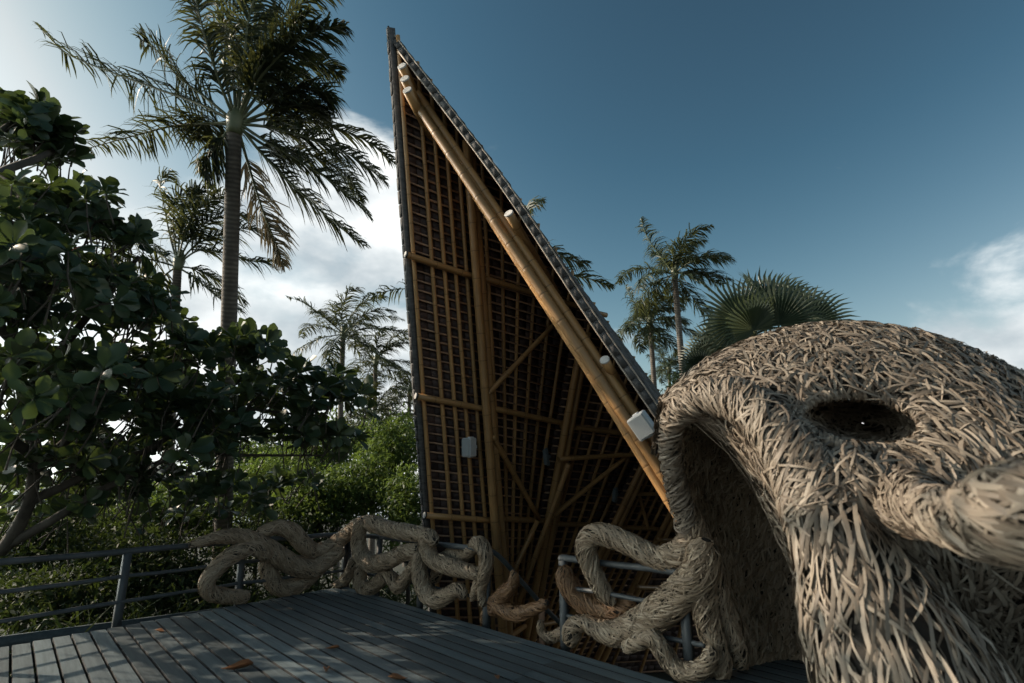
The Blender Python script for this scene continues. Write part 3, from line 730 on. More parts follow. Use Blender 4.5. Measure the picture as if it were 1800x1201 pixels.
# ---- left of the corner
woven_tentacle('woven arm crossing over the left railing, its thin tip wrapped along the top rail', [[(337, 957, 5), (385, 944, 11), (430, 944, 14), (470, 964, 17), (512, 991, 18), (548, 1000, 16), (573, 987, 14), (597, 968, 12)]], -.12)
woven_tentacle('woven arm curling up from the deck at the left end of the tangle', [[(430, 1050, 11), (392, 1047, 13), (368, 1040, 13), (364, 1022, 14), (382, 998, 15), (412, 973, 15), (447, 962, 14), (470, 975, 12)]], -.18)
woven_tentacle('low woven loop hanging under the left railing tangle', [[(466, 982, 11), (471, 1005, 14), (487, 1028, 16), (510, 1032, 16), (540, 1018, 14), (566, 993, 12), (583, 978, 10)]], -.02)
woven_tentacle('upper woven arm waving along the top rail towards the deck corner', [[(457, 936, 9), (487, 927, 13), (513, 934, 15), (533, 956, 15), (554, 969, 14), (580, 961, 14), (603, 944, 13), (622, 928, 12), (640, 918, 11)]], .06)
woven_tentacle('short woven stub wrapped round the foot of the corner post', [[(590, 1027, 6), (604, 1022, 9), (614, 1006, 9), (622, 985, 8)]], .05)
# ---- corner to the gap
woven_tentacle('thick woven arm lying along the top rail right of the corner', [[(622, 925, 11), (648, 919, 14), (682, 929, 14), (722, 936, 14), (755, 941, 11)]], -.08)
woven_tentacle('woven arm dropping from the top rail in a deep bend below it', [[(636, 917, 11), (630, 945, 13), (634, 972, 15), (652, 990, 16), (680, 986, 15), (708, 972, 14), (733, 966, 11)]], -.20)
woven_tentacle('knobbly woven arm with two humps resting on the deck edge', [[(634, 995, 10), (633, 1022, 12), (645, 1036, 13), (662, 1026, 12), (677, 1012, 12), (690, 1018, 12), (699, 1031, 12), (712, 1018, 11), (727, 995, 10), (737, 978, 9)]], -.12)
woven_tentacle('woven arm bent over the top rail and reaching right to the next post', [[(764, 950, 10), (752, 942, 13), (750, 962, 14), (762, 983, 15), (787, 994, 15), (815, 1002, 13), (840, 1008, 10)]], -.16)
woven_tentacle('woven arm sagging to the deck edge, its tip turned up in front of the bamboo', [[(736, 975, 10), (737, 1002, 14), (746, 1036, 16), (766, 1053, 16), (788, 1044, 13), (806, 1036, 12), (815, 1046, 8)]], -.22)
woven_tentacle('woven arm behind the rails reaching towards the end post', [[(765, 1018, 9), (772, 995, 11), (790, 975, 11), (812, 978, 12), (829, 965, 11), (842, 950, 8)]], .18)
woven_tentacle('woven arm draped down the end post beside the stair gap', [[(832, 953, 9), (845, 957, 13), (855, 980, 13), (852, 1005, 12), (846, 1035, 8), (849, 1062, 6)], [(845, 1010, 7), (839, 1030, 8), (830, 1052, 5)]], -.12)
woven_tentacle('rust-brown woven arm branching out of the stair gap', [[(851, 1096, 6), (857, 1075, 10), (876, 1066, 14), (905, 1078, 13), (935, 1071, 10), (960, 1060, 7)], [(866, 1060, 12), (885, 1044, 13), (902, 1024, 10), (904, 1006, 6)]], .02, STRIP_RUST)
woven_tentacle('thin woven tip showing below the stair gap', [[(950, 1093, 5), (953, 1112, 7), (966, 1120, 8), (988, 1112, 9), (1000, 1104, 7)]], .15)

# ---- the big creature
def octopus():
    global SLIM
    SLIM = .95
    rng = np.random.default_rng(5)
    hub = G(1290, 1180); root = empty('woven_octopus', (hub.x, hub.y, 0), 'huge octopus woven from dry leaf strips with an arched body and dark eye hole', 'sculpture')
    eye_c = (1517, 742); eye_r = (104, 40)
    def proj(p):
        d = p-np.array([0, 0, CAM_H]); z = d[..., 1]*CP+d[..., 2]*SP; yv = -d[..., 1]*SP+d[..., 2]*CP
        return 900+F_PX*d[..., 0]/z, 600-F_PX*yv/z
    def mask(p):
        x, y = proj(p); dx = (x-eye_c[0])/eye_r[0]; dy = (y-eye_c[1]-.10*(x-eye_c[0]))/eye_r[1]; return dx*dx+dy*dy > 1.0
    H = PatchS([
        [P(1150, 800, 5.3), P(1230, 700, 5.8), P(1340, 640, 6.0), P(1460, 620, 6.0), P(1570, 620, 5.8), P(1680, 645, 5.5), P(1800, 700, 5.2), P(1960, 790, 4.8)],
        [P(1162, 712, 4.75), P(1232, 646, 4.95), P(1335, 596, 5.0), P(1450, 573, 4.9), P(1560, 577, 4.75), P(1660, 601, 4.55), P(1800, 662, 4.2), P(1960, 750, 3.8)],
        [P(1172, 715, 4.42), P(1245, 668, 4.45), P(1345, 628, 4.4), P(1455, 606, 4.3), P(1560, 612, 4.15), P(1665, 640, 3.95), P(1800, 700, 3.65), P(1960, 785, 3.35)],
        [P(1182, 722, 4.30), P(1262, 690, 4.15), P(1360, 672, 3.98), P(1455, 664, 3.86), P(1560, 670, 3.76), P(1670, 690, 3.6), P(1800, 742, 3.3), P(1960, 820, 3.05)],
        [P(1195, 728, 4.28), P(1285, 705, 4.0), P(1385, 722, 3.72), P(1462, 715, 3.72), P(1560, 716, 3.66), P(1660, 738, 3.42), P(1800, 790, 3.1), P(1960, 855, 2.85)],
        [P(1205, 732, 4.28), P(1300, 718, 3.9), P(1400, 775, 3.45), P(1470, 775, 3.42), P(1560, 785, 3.38), P(1665, 790, 3.2), P(1800, 835, 2.95), P(1960, 890, 2.7)],
        [P(1230, 740, 4.3), P(1330, 745, 3.82), P(1415, 835, 3.36), P(1490, 840, 3.12), P(1580, 845, 3.06), P(1690, 860, 2.98), P(1810, 890, 2.82), P(1960, 940, 2.65)],
        [P(1300, 800, 4.3), P(1380, 860, 3.6), P(1450, 930, 3.3), P(1530, 940, 3.02), P(1620, 960, 2.98), P(1720, 990, 2.96), P(1830, 1010, 2.85), P(1960, 1040, 2.7)],
        [P(1400, 1000, 4.2), P(1460, 1010, 3.5), P(1510, 1050, 3.3), P(1590, 1080, 3.1), P(1680, 1100, 3.1), P(1770, 1120, 3.1), P(1860, 1130, 3.0), P(1960, 1140, 2.8)],
        [P(1500, 1260, 4.0), P(1560, 1270, 3.5), P(1620, 1290, 3.3), P(1690, 1300, 3.2), P(1760, 1300, 3.2), P(1830, 1300, 3.2), P(1900, 1300, 3.1), P(1990, 1300, 2.9)],
    ], 110, 120, (0, 0, CAM_H+1), mask)
    mb = MB(); v, f, _ = H.geo(.06); mb.add(v, f); head = link('head', mb.mesh('head', True), WEAVE, root)
    allS = []
    def eye_ang(u, v, rng):
        p, _ = H.ev(u, v); x, y = proj(p); dx = (x-eye_c[0])/2.2; dy = (y-eye_c[1])
        near = np.exp(-((dx/75)**2+(dy/75)**2))
        s = np.where(rng.random(len(u)) < .5, 1, -1)
        fl = .25+.55*np.sin(u*.07+1.3*np.sin(v*.05))+.35*np.sin(v*.09+u*.03); base = fl+rng.normal(0, .30, len(u))+np.where(rng.random(len(u)) < .22, 1.1*s, 0)
        rad = np.arctan2(dx, dy+1e-6)+rng.normal(0, .35, len(u))
        return np.where(rng.random(len(u)) < near*1.1, rad, base)
    def clear(V):
        x, y = proj(V); dx = (x-eye_c[0])/eye_r[0]; dy = (y-eye_c[1]-.10*(x-eye_c[0]))/eye_r[1]; return (dx*dx+dy*dy > .86).all(1)
    n = int(H.area/(.27*.0185)*3.3); allS.append((strips(H, n, .27, .0185, eye_ang, .045, rng, valid=clear), head, None))
    n = int(H.area/(.24*.026)*.8); allS.append((strips(H, n, .24, .026, one_way(.3, .6), .03, rng, inside=True, valid=clear), head, 'in'))
    # hollow of the arch
    W = PatchS([
        [P(1180, 735, 4.40), P(1240, 716, 4.45), P(1300, 730, 4.45), P(1360, 775, 4.3), P(1420, 830, 4.1), P(1480, 880, 3.9)],
        [P(1172, 775, 4.50), P(1235, 765, 4.95), P(1300, 780, 5.1), P(1365, 815, 4.95), P(1430, 860, 4.6), P(1490, 910, 4.2)],
        [P(1186, 855, 4.58), P(1245, 850, 5.2), P(1310, 860, 5.35), P(1375, 880, 5.2), P(1440, 910, 4.8), P(1500, 950, 4.3)],
        [P(1210, 935, 4.65), P(1265, 935, 5.25), P(1325, 940, 5.4), P(1385, 955, 5.2), P(1450, 980, 4.8), P(1510, 1010, 4.3)],
        [P(1240, 1010, 4.66), P(1285, 1015, 5.1), P(1340, 1020, 5.25), P(1400, 1035, 5.1), P(1460, 1060, 4.7), P(1520, 1090, 4.2)],
        [P(1288, 1095, 4.60), P(1310, 1095, 4.85), P(1360, 1100, 5.0), P(1415, 1115, 4.9), P(1475, 1140, 4.55), P(1530, 1160, 4.1)],
        [P(1304, 1166, 4.52), P(1325, 1166, 4.66), P(1375, 1174, 4.75), P(1430, 1184, 4.65), P(1485, 1200, 4.4), P(1540, 1220, 4.0)],
        [P(1304, 1186, 4.50), P(1325, 1186, 4.64), P(1375, 1194, 4.73), P(1430, 1204, 4.63), P(1485, 1220, 4.38), P(1540, 1240, 3.98)],
    ], 70, 70, (0, 0, CAM_H))
    mb = MB(); v, f, _ = W.geo(.06); mb.add(v, f); wall = link('arch_wall', mb.mesh('arch_wall', True), WEAVE, root)
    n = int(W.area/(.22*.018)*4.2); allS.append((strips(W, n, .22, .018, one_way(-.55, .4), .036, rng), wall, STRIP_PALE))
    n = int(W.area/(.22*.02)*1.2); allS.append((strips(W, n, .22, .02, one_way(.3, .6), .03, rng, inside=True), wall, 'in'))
    # rounded rim of the arch and the great front limb
    def limb(name, pts, mult, ln, wd, ang, lift, curl=.25):
        s = TubeS([P(*q[:3]) for q in pts], [q[3] for q in pts], 30+10*len(pts)); mb = MB(); mb.add(*s.geo(20)); o = link(name, mb.mesh(name, True), WEAVE, root)
        n = int(s.area/(ln*wd)*mult); allS.append((strips(s, n, ln, wd, ang, lift, rng, curl=curl), o, None)); return s
    limb('arch_rim', [(1236, 1015, 4.60, .10), (1212, 935, 4.60, .085), (1188, 850, 4.55, .075), (1178, 785, 4.48, .072), (1187, 735, 4.36, .085), (1232, 702, 4.15, .115), (1293, 702, 3.92, .14), (1348, 745, 3.66, .15), (1402, 815, 3.42, .17), (1450, 910, 3.2, .215)], 3.4, .24, .016, tent_ang(1.0), .03)
    limb('front_limb', [(1395, 790, 3.5, .13), (1440, 870, 3.28, .18), (1478, 960, 3.1, .235), (1524, 1060, 2.95, .325), (1592, 1200, 2.75, .41), (1650, 1330, 2.62, .45)], 3.1, .36, .020, tent_ang(.34), .045)
    limb('near_arm', [(2010, 880, 1.45, .15), (1880, 897, 1.62, .155), (1790, 908, 1.8, .148), (1715, 915, 2.05, .118), (1655, 905, 2.4, .105), (1615, 893, 2.75, .13), (1590, 880, 3.15, .20)], 4.0, .26, .019, tent_ang(.5), .024)
    # eye rim
    ring = []; gx, gy = proj(H.p.reshape(-1, 3))
    for k in range(19):
        a = 2*math.pi*k/18; x = eye_c[0]+(eye_r[0]+10)*math.cos(a); y = eye_c[1]+(eye_r[1]+8)*math.sin(a)+.10*(x-eye_c[0])
        k2 = np.argmin((gx-x)**2+(gy-y)**2); d3 = H.p.reshape(-1, 3)[k2]-np.array([0, 0, CAM_H]); ring.append((x, y, float(d3[1]*CP+d3[2]*SP)+.03, .034))
    limb('eye_rim', ring, 3.8, .2, .018, tent_ang(1.3), .022)
    # dark bowl inside the eye
    def bowl_pt(a, s):
        x0 = eye_c[0]+(eye_r[0]+12)*math.cos(a); y0 = eye_c[1]+(eye_r[1]+10)*math.sin(a)+.1*(x0-eye_c[0])
        k2 = np.argmin((gx-x0)**2+(gy-y0)**2); d3 = H.p.reshape(-1, 3)[k2]-np.array([0, 0, CAM_H]); te = float(d3[1]*CP+d3[2]*SP)+.05
        return P(eye_c[0]+(x0-eye_c[0])*s, eye_c[1]+(y0-eye_c[1])*s, te*s+3.6*(1-s)+.7*(1-s*s))
    B = PatchS([[bowl_pt(a, s) for a in np.linspace(0, 2*math.pi, 13)] for s in (.002, .4, .75, 1.0)], 24, 48, (0, 0, CAM_H))
    mb = MB(); v, f, _ = B.geo(.03); mb.add(v, f); bowl = link('eye_socket', mb.mesh('eye_socket', True), WEAVE, root)
    n = int(B.area/(.2*.02)*2.5); allS.append((strips(B, n, .2, .02, one_way(.3, .8), .025, rng), bowl, None))
    # arms that leave the foot of the arch and grip the railing
    arms = [([(1076, 1058, 8), (1060, 1038, 13), (1040, 1000, 15), (1030, 962, 17), (1040, 942, 17), (1068, 941, 17), (1108, 957, 17), (1154, 980, 18), (1190, 976, 22), (1222, 955, 26)], None, -.02),
            ([(990, 1003, 13), (995, 1020, 16), (1012, 1046, 17), (1043, 1069, 18), (1077, 1074, 17), (1112, 1060, 14)], STRIP_RUST, .10),
            ([(1006, 1130, 8), (1004, 1118, 15), (1010, 1100, 13), (1028, 1094, 10)], None, -.10),
            ([(1025, 1090, 8), (1052, 1107, 15), (1087, 1112, 21), (1138, 1090, 26), (1188, 1050, 28), (1228, 1008, 30), (1238, 965, 26)], None, -.16),
            ([(1102, 1136, 9), (1143, 1120, 13), (1163, 1143, 14), (1184, 1170, 14), (1212, 1183, 14), (1240, 1168, 12), (1252, 1145, 9)], None, -.30),
            ([(1232, 990, 26), (1234, 1040, 22), (1244, 1095, 19), (1258, 1138, 18), (1268, 1176, 15), (1262, 1196, 10)], None, -.14),
            ([(1210, 900, 16), (1228, 960, 28), (1242, 1010, 30), (1262, 1060, 20), (1290, 1120, 14), (1302, 1166, 12)], None, .0)]
    for path, m, off in arms:
        s = tentacle_surf(path, off); mb = MB(); mb.add(*s.geo()); o = link('tentacle', mb.mesh('tentacle', True), WEAVE, root)
        n = int(s.area/(.2*.0125)*4.0); st = strips(s, n, .2, .0125, tent_ang(.5), .021, rng); allS.append((st, o, m or STRIP_PALE))
    # the 300 strips nearest the lens are pieces of their own, the rest are joined limb by limb
    cand = []
    for a, ((V, f, uv), o, m) in enumerate(allS):
        if m == 'in': continue
        c = V.mean(1); x, y = proj(c); d = np.linalg.norm(c-np.array([0, 0, CAM_H]), axis=1)
        ok = (x > 0) & (x < 1800) & (y > 0) & (y < 1201) & (d > .8)
        # towards the lens
        cand += [(d[i], a, i) for i in np.nonzero(ok)[0]]
    cand.sort(); pick = {}
    step = max(1, len(cand)//1400)
    for d, a, i in cand[:300*step:step][:300]: pick.setdefault(a, []).append(i)
    for a, ((V, f, uv), o, m) in enumerate(allS):
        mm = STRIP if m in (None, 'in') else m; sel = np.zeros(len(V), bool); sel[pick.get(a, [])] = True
        q = link('leaf_strips', strips_mesh('leaf_strips', V[~sel], f, uv), mm, o); tag(q, kind='stuff')
        for i in np.nonzero(sel)[0]: link('leaf_strip', mesh_np('leaf_strip', V[i], f, uv+np.array([0, i*.37]), True), mm, o)
octopus()

# ================================================================== vegetation
def inst(T, F, pos, X, Y, Z, S):
    """copies of a template: pos (n,3), frame vectors (n,3), scale (n,)"""
    v = pos[:, None]+(T[None, :, 0:1]*X[:, None]+T[None, :, 1:2]*Y[:, None]+T[None, :, 2:3]*Z[:, None])*S[:, None, None]
    n, k = v.shape[:2]; f = (F[None]+(np.arange(n)*k)[:, None, None]).reshape(-1, F.shape[1]); return v.reshape(-1, 3), f
def unit(a): return a/(np.linalg.norm(a, axis=-1, keepdims=True)+1e-9)
# broad leaf: along +y, obovate, folded at the midrib, tip curling down
def broad_leaf():
    ys = [0, .12, .35, .62, .85, 1.0]; ws = [.012, .05, .17, .28, .25, .06]; v = []
    for y, w in zip(ys, ws):
        z = -.16*y*y+.05*y; v += [(-w, y, z+w*.28+.02*math.sin(y*9)), (0, y, z), (w, y, z+w*.28-.02*math.sin(y*8))]
    f = []
    for i in range(5):
        for q in range(2): a = i*3+q; f.append((a, a+1, a+4, a+3))
    return np.array(v, float), np.array(f)
BL_V, BL_F = broad_leaf()
def rosette_leaves(c, axis, rng, size, n):
    """one whorl of leaves at a twig end"""
    axis = unit(axis); r = np.array([1., 0, 0]) if abs(axis[0]) < .8 else np.array([0, 1., 0]); e1 = unit(np.cross(axis, r)); e2 = np.cross(axis, e1)
    k = np.arange(n); a = k*2.4+rng.uniform(0, 6); el = np.clip(rng.normal(.45, .3, n)+.5*(k/n-.4), -.35, 1.3)
    d = (np.cos(a)[:, None]*e1+np.sin(a)[:, None]*e2)*np.cos(el)[:, None]+axis*np.sin(el)[:, None]
    d = unit(d+np.array([.10, 0, -.10])+rng.normal(0, .12, (n, 3))); z = unit(axis[None]+rng.normal(0, .35, (n, 3))-d*0); x = unit(np.cross(d, z)); z = np.cross(x, d)
    return c+d*.03, x, d, z, size*rng.uniform(.7, 1.15, n)
def broad_tree():
    rng = np.random.default_rng(21)
    base = P(-60, 1000, 7.2); base.z = GZ
    root = empty('broadleaf_tree', base, 'large dark broadleaf tree with whorled leaves at the left, overhanging the railing', 'tree')
    # limbs
    trunk = [base, P(-40, 1010, 7.0), P(10, 960, 6.9), P(52, 880, 6.8), P(58, 800, 6.7), P(42, 720, 6.6), P(25, 600, 6.4), P(8, 460, 6.2), P(20, 330, 6.0)]
    tube_obj('trunk', trunk, [.13, .11, .085, .07, .06, .052, .045, .035, .016], BARK, root, 10, 40)
    limbs = [[P(52, 880, 6.8), P(110, 855, 7.0), P(190, 815, 7.3), P(260, 790, 7.6), P(330, 750, 7.9), P(420, 720, 8.2), P(540, 730, 8.5)],
             [P(10, 960, 6.9), P(90, 915, 6.9), P(180, 860, 7.2), P(260, 822, 7.5), P(330, 795, 7.8), P(430, 800, 8.2), P(570, 800, 8.5)],
             [P(56, 830, 6.7), P(110, 780, 6.9), P(165, 735, 7.2), P(190, 690, 7.3), P(260, 650, 7.6), P(380, 620, 8.0)],
             [P(42, 720, 6.6), P(90, 640, 6.6), P(150, 560, 6.7), P(200, 500, 6.8), P(245, 450, 6.9)],
             [P(8, 460, 6.2), P(50, 420, 6.2), P(120, 400, 6.3), P(190, 380, 6.4)],
             [P(20, 330, 6.0), P(0, 305, 6.6), P(60, 280, 7.2), P(100, 262, 7.6)],
             [P(20, 330, 6.0), P(-40, 280, 6.6), P(10, 225, 7.2), P(60, 205, 7.6)],
             [P(25, 600, 6.4), P(-80, 500, 6.0), P(-200, 420, 6.0), P(-330, 360, 6.2)],
             [P(-40, 1010, 7.0), P(-160, 900, 6.8), P(-320, 760, 6.8), P(-500, 640, 7.0)],
             [P(58, 800, 6.7), P(-60, 720, 6.0), P(-180, 640, 5.6), P(-330, 560, 5.6)]]
    for l in limbs: tube_obj('branch', l, [.065, .055, .045, .035, .025, .014][:max(2, min(6, len(l)))], BARK, root, 7, 26)
    # clusters of whorls (pixel column, row, spreads, distance, spread in depth, count, leaf size)
    cl = [(35, 205, 45, 22, 7.6, .3, 9, .33), (85, 232, 42, 24, 7.7, .3, 10, .33), (20, 250, 40, 22, 7.6, .3, 7, .33), (100, 270, 28, 14, 7.7, .2, 5, .32),
          (40, 345, 55, 28, 6.2, .4, 12, .27), (150, 365, 48, 22, 6.4, .3, 10, .27), (60, 395, 60, 25, 6.1, .4, 12, .27), (225, 420, 42, 18, 6.9, .3, 8, .28),
          (40, 440, 70, 40, 5.0, .4, 14, .28), (165, 415, 40, 18, 6.5, .3, 6, .27), (70, 510, 85, 38, 6.0, .5, 18, .28), (195, 500, 70, 32, 6.8, .5, 15, .28), (265, 540, 38, 24, 7.0, .3, 8, .28),
          (60, 560, 60, 22, 6.3, .4, 9, .28), (205, 555, 45, 20, 6.8, .4, 7, .28),
          (40, 650, 70, 35, 6.2, .5, 14, .28), (140, 645, 70, 35, 6.4, .5, 14, .28), (240, 640, 60, 32, 7.2, .5, 12, .29), (330, 620, 55, 28, 7.7, .4, 11, .30), (425, 600, 50, 20, 8.0, .4, 9, .31), (300, 570, 30, 14, 7.4, .3, 4, .29),
          (90, 720, 90, 40, 6.4, .7, 18, .28), (220, 715, 80, 36, 7.0, .6, 16, .29), (330, 700, 75, 36, 7.7, .6, 15, .30), (440, 690, 70, 34, 8.2, .5, 14, .32), (530, 680, 55, 32, 8.4, .4, 11, .33), (600, 695, 34, 22, 8.5, .3, 7, .33),
          (300, 770, 90, 30, 7.5, .7, 14, .29), (420, 760, 80, 28, 8.1, .6, 13, .31), (530, 755, 65, 26, 8.4, .5, 12, .32), (150, 790, 80, 30, 6.8, .6, 10, .28), (590, 765, 35, 18, 8.5, .3, 5, .32),
          (250, 840, 90, 26, 7.8, .6, 9, .28), (380, 860, 90, 26, 8.6, .6, 9, .30), (120, 880, 80, 22, 7.6, .6, 6, .28), (520, 850, 60, 24, 9.2, .5, 8, .3), (330, 900, 120, 22, 9.2, .8, 9, .28),
          # deeper layers of the crown
          (60, 520, 90, 45, 8.6, .6, 16, .28), (170, 690, 110, 45, 8.8, .6, 20, .28), (60, 760, 90, 50, 8.6, .6, 16, .28), (300, 680, 80, 40, 9.0, .5, 14, .29), (430, 720, 70, 35, 9.2, .4, 12, .3), (60, 640, 90, 40, 8.4, .6, 14, .28),
          (-120, 720, 100, 70, 8.6, .8, 26, .28), (20, 830, 70, 26, 7.2, .5, 10, .28), (110, 815, 70, 26, 7.4, .5, 10, .28), (230, 850, 80, 24, 8.2, .5, 10, .28), (60, 890, 90, 24, 8.4, .6, 12, .28), (200, 800, 80, 26, 8.6, .6, 12, .28), (140, 850, 90, 24, 9.0, .6, 12, .28),
          (45, 228, 55, 26, 9.9, .5, 16, .30), (-60, 215, 60, 40, 9.4, .6, 24, .30),
          # the crown goes on unseen outside the frame, spread to shade the deck
          (-120, 390, 100, 55, 6.0, .6, 24, .28), (-140, 520, 120, 90, 6.0, 1.0, 30, .28), (-130, 720, 110, 70, 6.3, 1.0, 20, .28), (-350, 450, 130, 70, 6.4, 1.2, 30, .28), (-380, 650, 130, 90, 6.6, 1.2, 24, .28), (-330, 320, 120, 50, 6.4, .8, 14, .28)]
    wc = [(-6.5, 3.0, 5.1, 46), (-6.6, 4.0, 4.4, 26), (-7.1, 2.0, 5.2, 44), (-6.3, 3.6, 3.4, 22), (-7.4, 2.8, 5.9, 22)]  # unseen clusters added to shade the front limb and near arm
    PO, X, Y, Z, S = [], [], [], [], []; twigs = MB()
    tube_obj('branch', [P(-160, 900, 6.8), Vector((-6.9, 5.2, 2.4)), Vector((-6.7, 4.2, 3.6)), Vector((-6.8, 2.8, 4.4))], [.06, .05, .035, .015], BARK, root, 7, 20)  # unseen branch carrying the added shading clusters
    def spots():
        for cx, cy, rx, ry, t, dt, n, sz in cl:
            for k in range(int(n*(1.6 if cx > -60 else 1.15))):
                yield np.array(P(cx, cy, t)), np.array(P(cx+rx*rng.normal(0, .55), cy+ry*rng.normal(0, .55), t+rng.normal(0, dt))), sz
        for x, y, z, n in wc:
            for k in range(n): yield np.array([x, y, z]), np.array([x, y, z])+rng.normal(0, .5, 3), .28
    if True:
        for cen, p, sz in spots():
            ax = unit(np.array([.25, -.1, .9])+rng.normal(0, .35, 3)+unit(p-cen)*.35); nl = int(rng.integers(8, 13))
            po, x, d, z, s = rosette_leaves(p, ax, rng, sz*rng.uniform(.62, .92), nl); PO.append(po); X.append(x); Y.append(d); Z.append(z); S.append(s)
            q = p-ax*rng.uniform(.25, .5)+rng.normal(0, .08, 3)-np.array([0, 0, .06]); twigs.add(*tube_geo(np.array([q, (p+q)/2+rng.normal(0, .02, 3), p]), np.array([.011, .009, .006]), 5, False))
    PO, X, Y, Z, S = map(np.concatenate, (PO, X, Y, Z, S))
    tag(link('twigs', twigs.mesh('twigs', True), BARK, root), kind='stuff')
    d = np.linalg.norm(PO-np.array([0, 0, CAM_H]), axis=1)
    dd = PO-np.array([0, 0, CAM_H]); zc = dd[:, 1]*CP+dd[:, 2]*SP; px = 900+F_PX*dd[:, 0]/zc; py = 600-F_PX*(-dd[:, 1]*SP+dd[:, 2]*CP)/zc
    inside = (px > 0) & (px < 1800) & (py > 0) & (py < 1201)
    order = np.argsort(np.where(inside, d, 1e3)); big = order[:300]; rest = order[300:]
    v, f = inst(BL_V, BL_F, PO[rest], X[rest], Y[rest], Z[rest], S[rest]); tag(link('crown', mesh_np('crown', v, f, None, True), LEAF_BIG, root), kind='stuff')
    lm = mesh_np('leaf', BL_V, BL_F, None, True); lm.materials.append(LEAF_BIG); lr = mesh_np('leaf', BL_V, BL_F, None, True); lr.materials.append(LEAF_RED)
    for q, i in enumerate(big):
        o = bpy.data.objects.new('leaf', lr if q in (37, 151) else lm); COL.objects.link(o); o.parent = root; o.matrix_parent_inverse = parent_inv(root)
        M = Matrix.Identity(4)
        for k in range(3): M[k][0] = X[i, k]*S[i]; M[k][1] = Y[i, k]*S[i]; M[k][2] = Z[i, k]*S[i]; M[k][3] = PO[i, k]
        o.matrix_basis = M
broad_tree()

WIND = np.array([.85, .15, .10])
def frond_obj(parent, pts, L, n, width, m, rng, droop=.55, spread=.8, wind=.5, rr=.028, name='frond', ragged=.22):
    """one feather leaf along a curve; leaflets hang and blow with the wind"""
    c = catmull(V3(pts), 40); t, _, _ = frames(c); s = np.linspace(0, 1, 40)
    mb = MB(); mb.add(*tube_geo(c, rr*(1-.85*s)+.003, 5, False)); rach = mb
    g = lambda A, q: np.stack([np.interp(q, s, A[:, k]) for k in range(3)], -1)
    q = np.linspace(.17, .995, n); q = np.concatenate([q, q+.4/n]).clip(0, 1); sd = np.concatenate([np.ones(n), -np.ones(n)])
    q = q+rng.normal(0, .25/n, 2*n); q = q.clip(.15, 1); keep = rng.random(2*n) > ragged; q, sd = q[keep], sd[keep]; k = len(q)
    p = g(c, q); T = unit(g(t, q)); up = unit(np.array([0, 0, 1.])+.001-T*T[:, 2:3]); side = np.cross(T, up)
    ll = L*(np.sin(math.pi*(.16+.80*q))**.75)*rng.uniform(.75, 1.1, k)
    cl_ = rng.normal(0, .15, (14, 3))[(q*13.99).astype(int)]; d0 = unit(side*sd[:, None]*spread+T*.65+up*.12+WIND*wind*.4+cl_+rng.normal(0, .16, (k, 3)))
    d1 = unit(d0+np.array([0, 0, -1.])*droop*.8+WIND*wind*.4+rng.normal(0, .10, (k, 3))); d2 = unit(d1+np.array([0, 0, -1.])*droop+WIND*wind*.4+rng.normal(0, .12, (k, 3)))
    P0 = p; P1 = p+d0*ll[:, None]*.34; P2 = P1+d1*ll[:, None]*.36; P3 = P2+d2*ll[:, None]*.30
    wv = unit(np.cross(d0, up+rng.normal(0, .4, (k, 3)))); w = width*rng.uniform(.8, 1.2, k)[:, None]
    v = np.stack([P0-wv*w*.35, P0+wv*w*.35, P1-wv*w*.5, P1+wv*w*.5, P2-wv*w*.36, P2+wv*w*.36, P3-wv*w*.04, P3+wv*w*.04], 1)
    F = np.array([(0, 1, 3, 2), (2, 3, 5, 4), (4, 5, 7, 6)]); f = (F[None]+(np.arange(k)*8)[:, None, None]).reshape(-1, 4)
    mb2 = MB(); mb2.add(v.reshape(-1, 3), f); o = link(name, mb2.mesh(name), m, parent); link('rachis', rach.mesh('rachis', True), RACHIS, o); return o
def palm(label, base, crown, r0, r1, fronds, L, nleaf, width, seed, lean=None, dry=(), droop=.55, wind=.5, group='coconut palms in the wind', nuts=0, rr=.028):
    rng = np.random.default_rng(seed); base = Vector(base); crown = Vector(crown)
    root = empty('coconut_palm', base, label, 'palm tree', group)
    mid = base.lerp(crown, .5)+Vector(lean or (0, 0, 0))
    pts = [base, base.lerp(mid, .5)+Vector(lean or (0, 0, 0))*.25, mid, mid.lerp(crown, .5)+Vector(lean or (0, 0, 0))*.25, crown]
    tube_obj('trunk', pts, [r0*1.25, r0, (r0+r1)/2, r1*1.05, r1], PTRUNK, root, 12, 60)
    tube_obj('crown_shaft', [crown-Vector((0, 0, .1)), crown+Vector((.02, 0, .25)), crown+Vector((.05, 0, .55))], [r1*1.05, r1*1.5, r1*.3], RACHIS, root, 8, 8)
    for k, pts in enumerate(fronds):
        frond_obj(root, pts, L*rng.uniform(.85, 1.1), nleaf, width, FROND_DRY if k in dry else FROND, rng, droop, .8, wind, rr)
    for k in range(nuts):
        a = 2*math.pi*k/nuts+.4; c = crown+Vector((math.cos(a)*.2, math.sin(a)*.2, -.06-.08*(k % 2))); bm = bmesh.new(); bmesh.ops.create_icosphere(bm, subdivisions=2, radius=.105)
        bmesh.ops.scale(bm, vec=(1, 1, 1.2), verts=bm.verts); bmesh.ops.translate(bm, vec=c, verts=bm.verts); me = bpy.data.meshes.new('coconut'); bm.to_mesh(me); bm.free(); link('coconut', me, RACHIS, root)
    return root
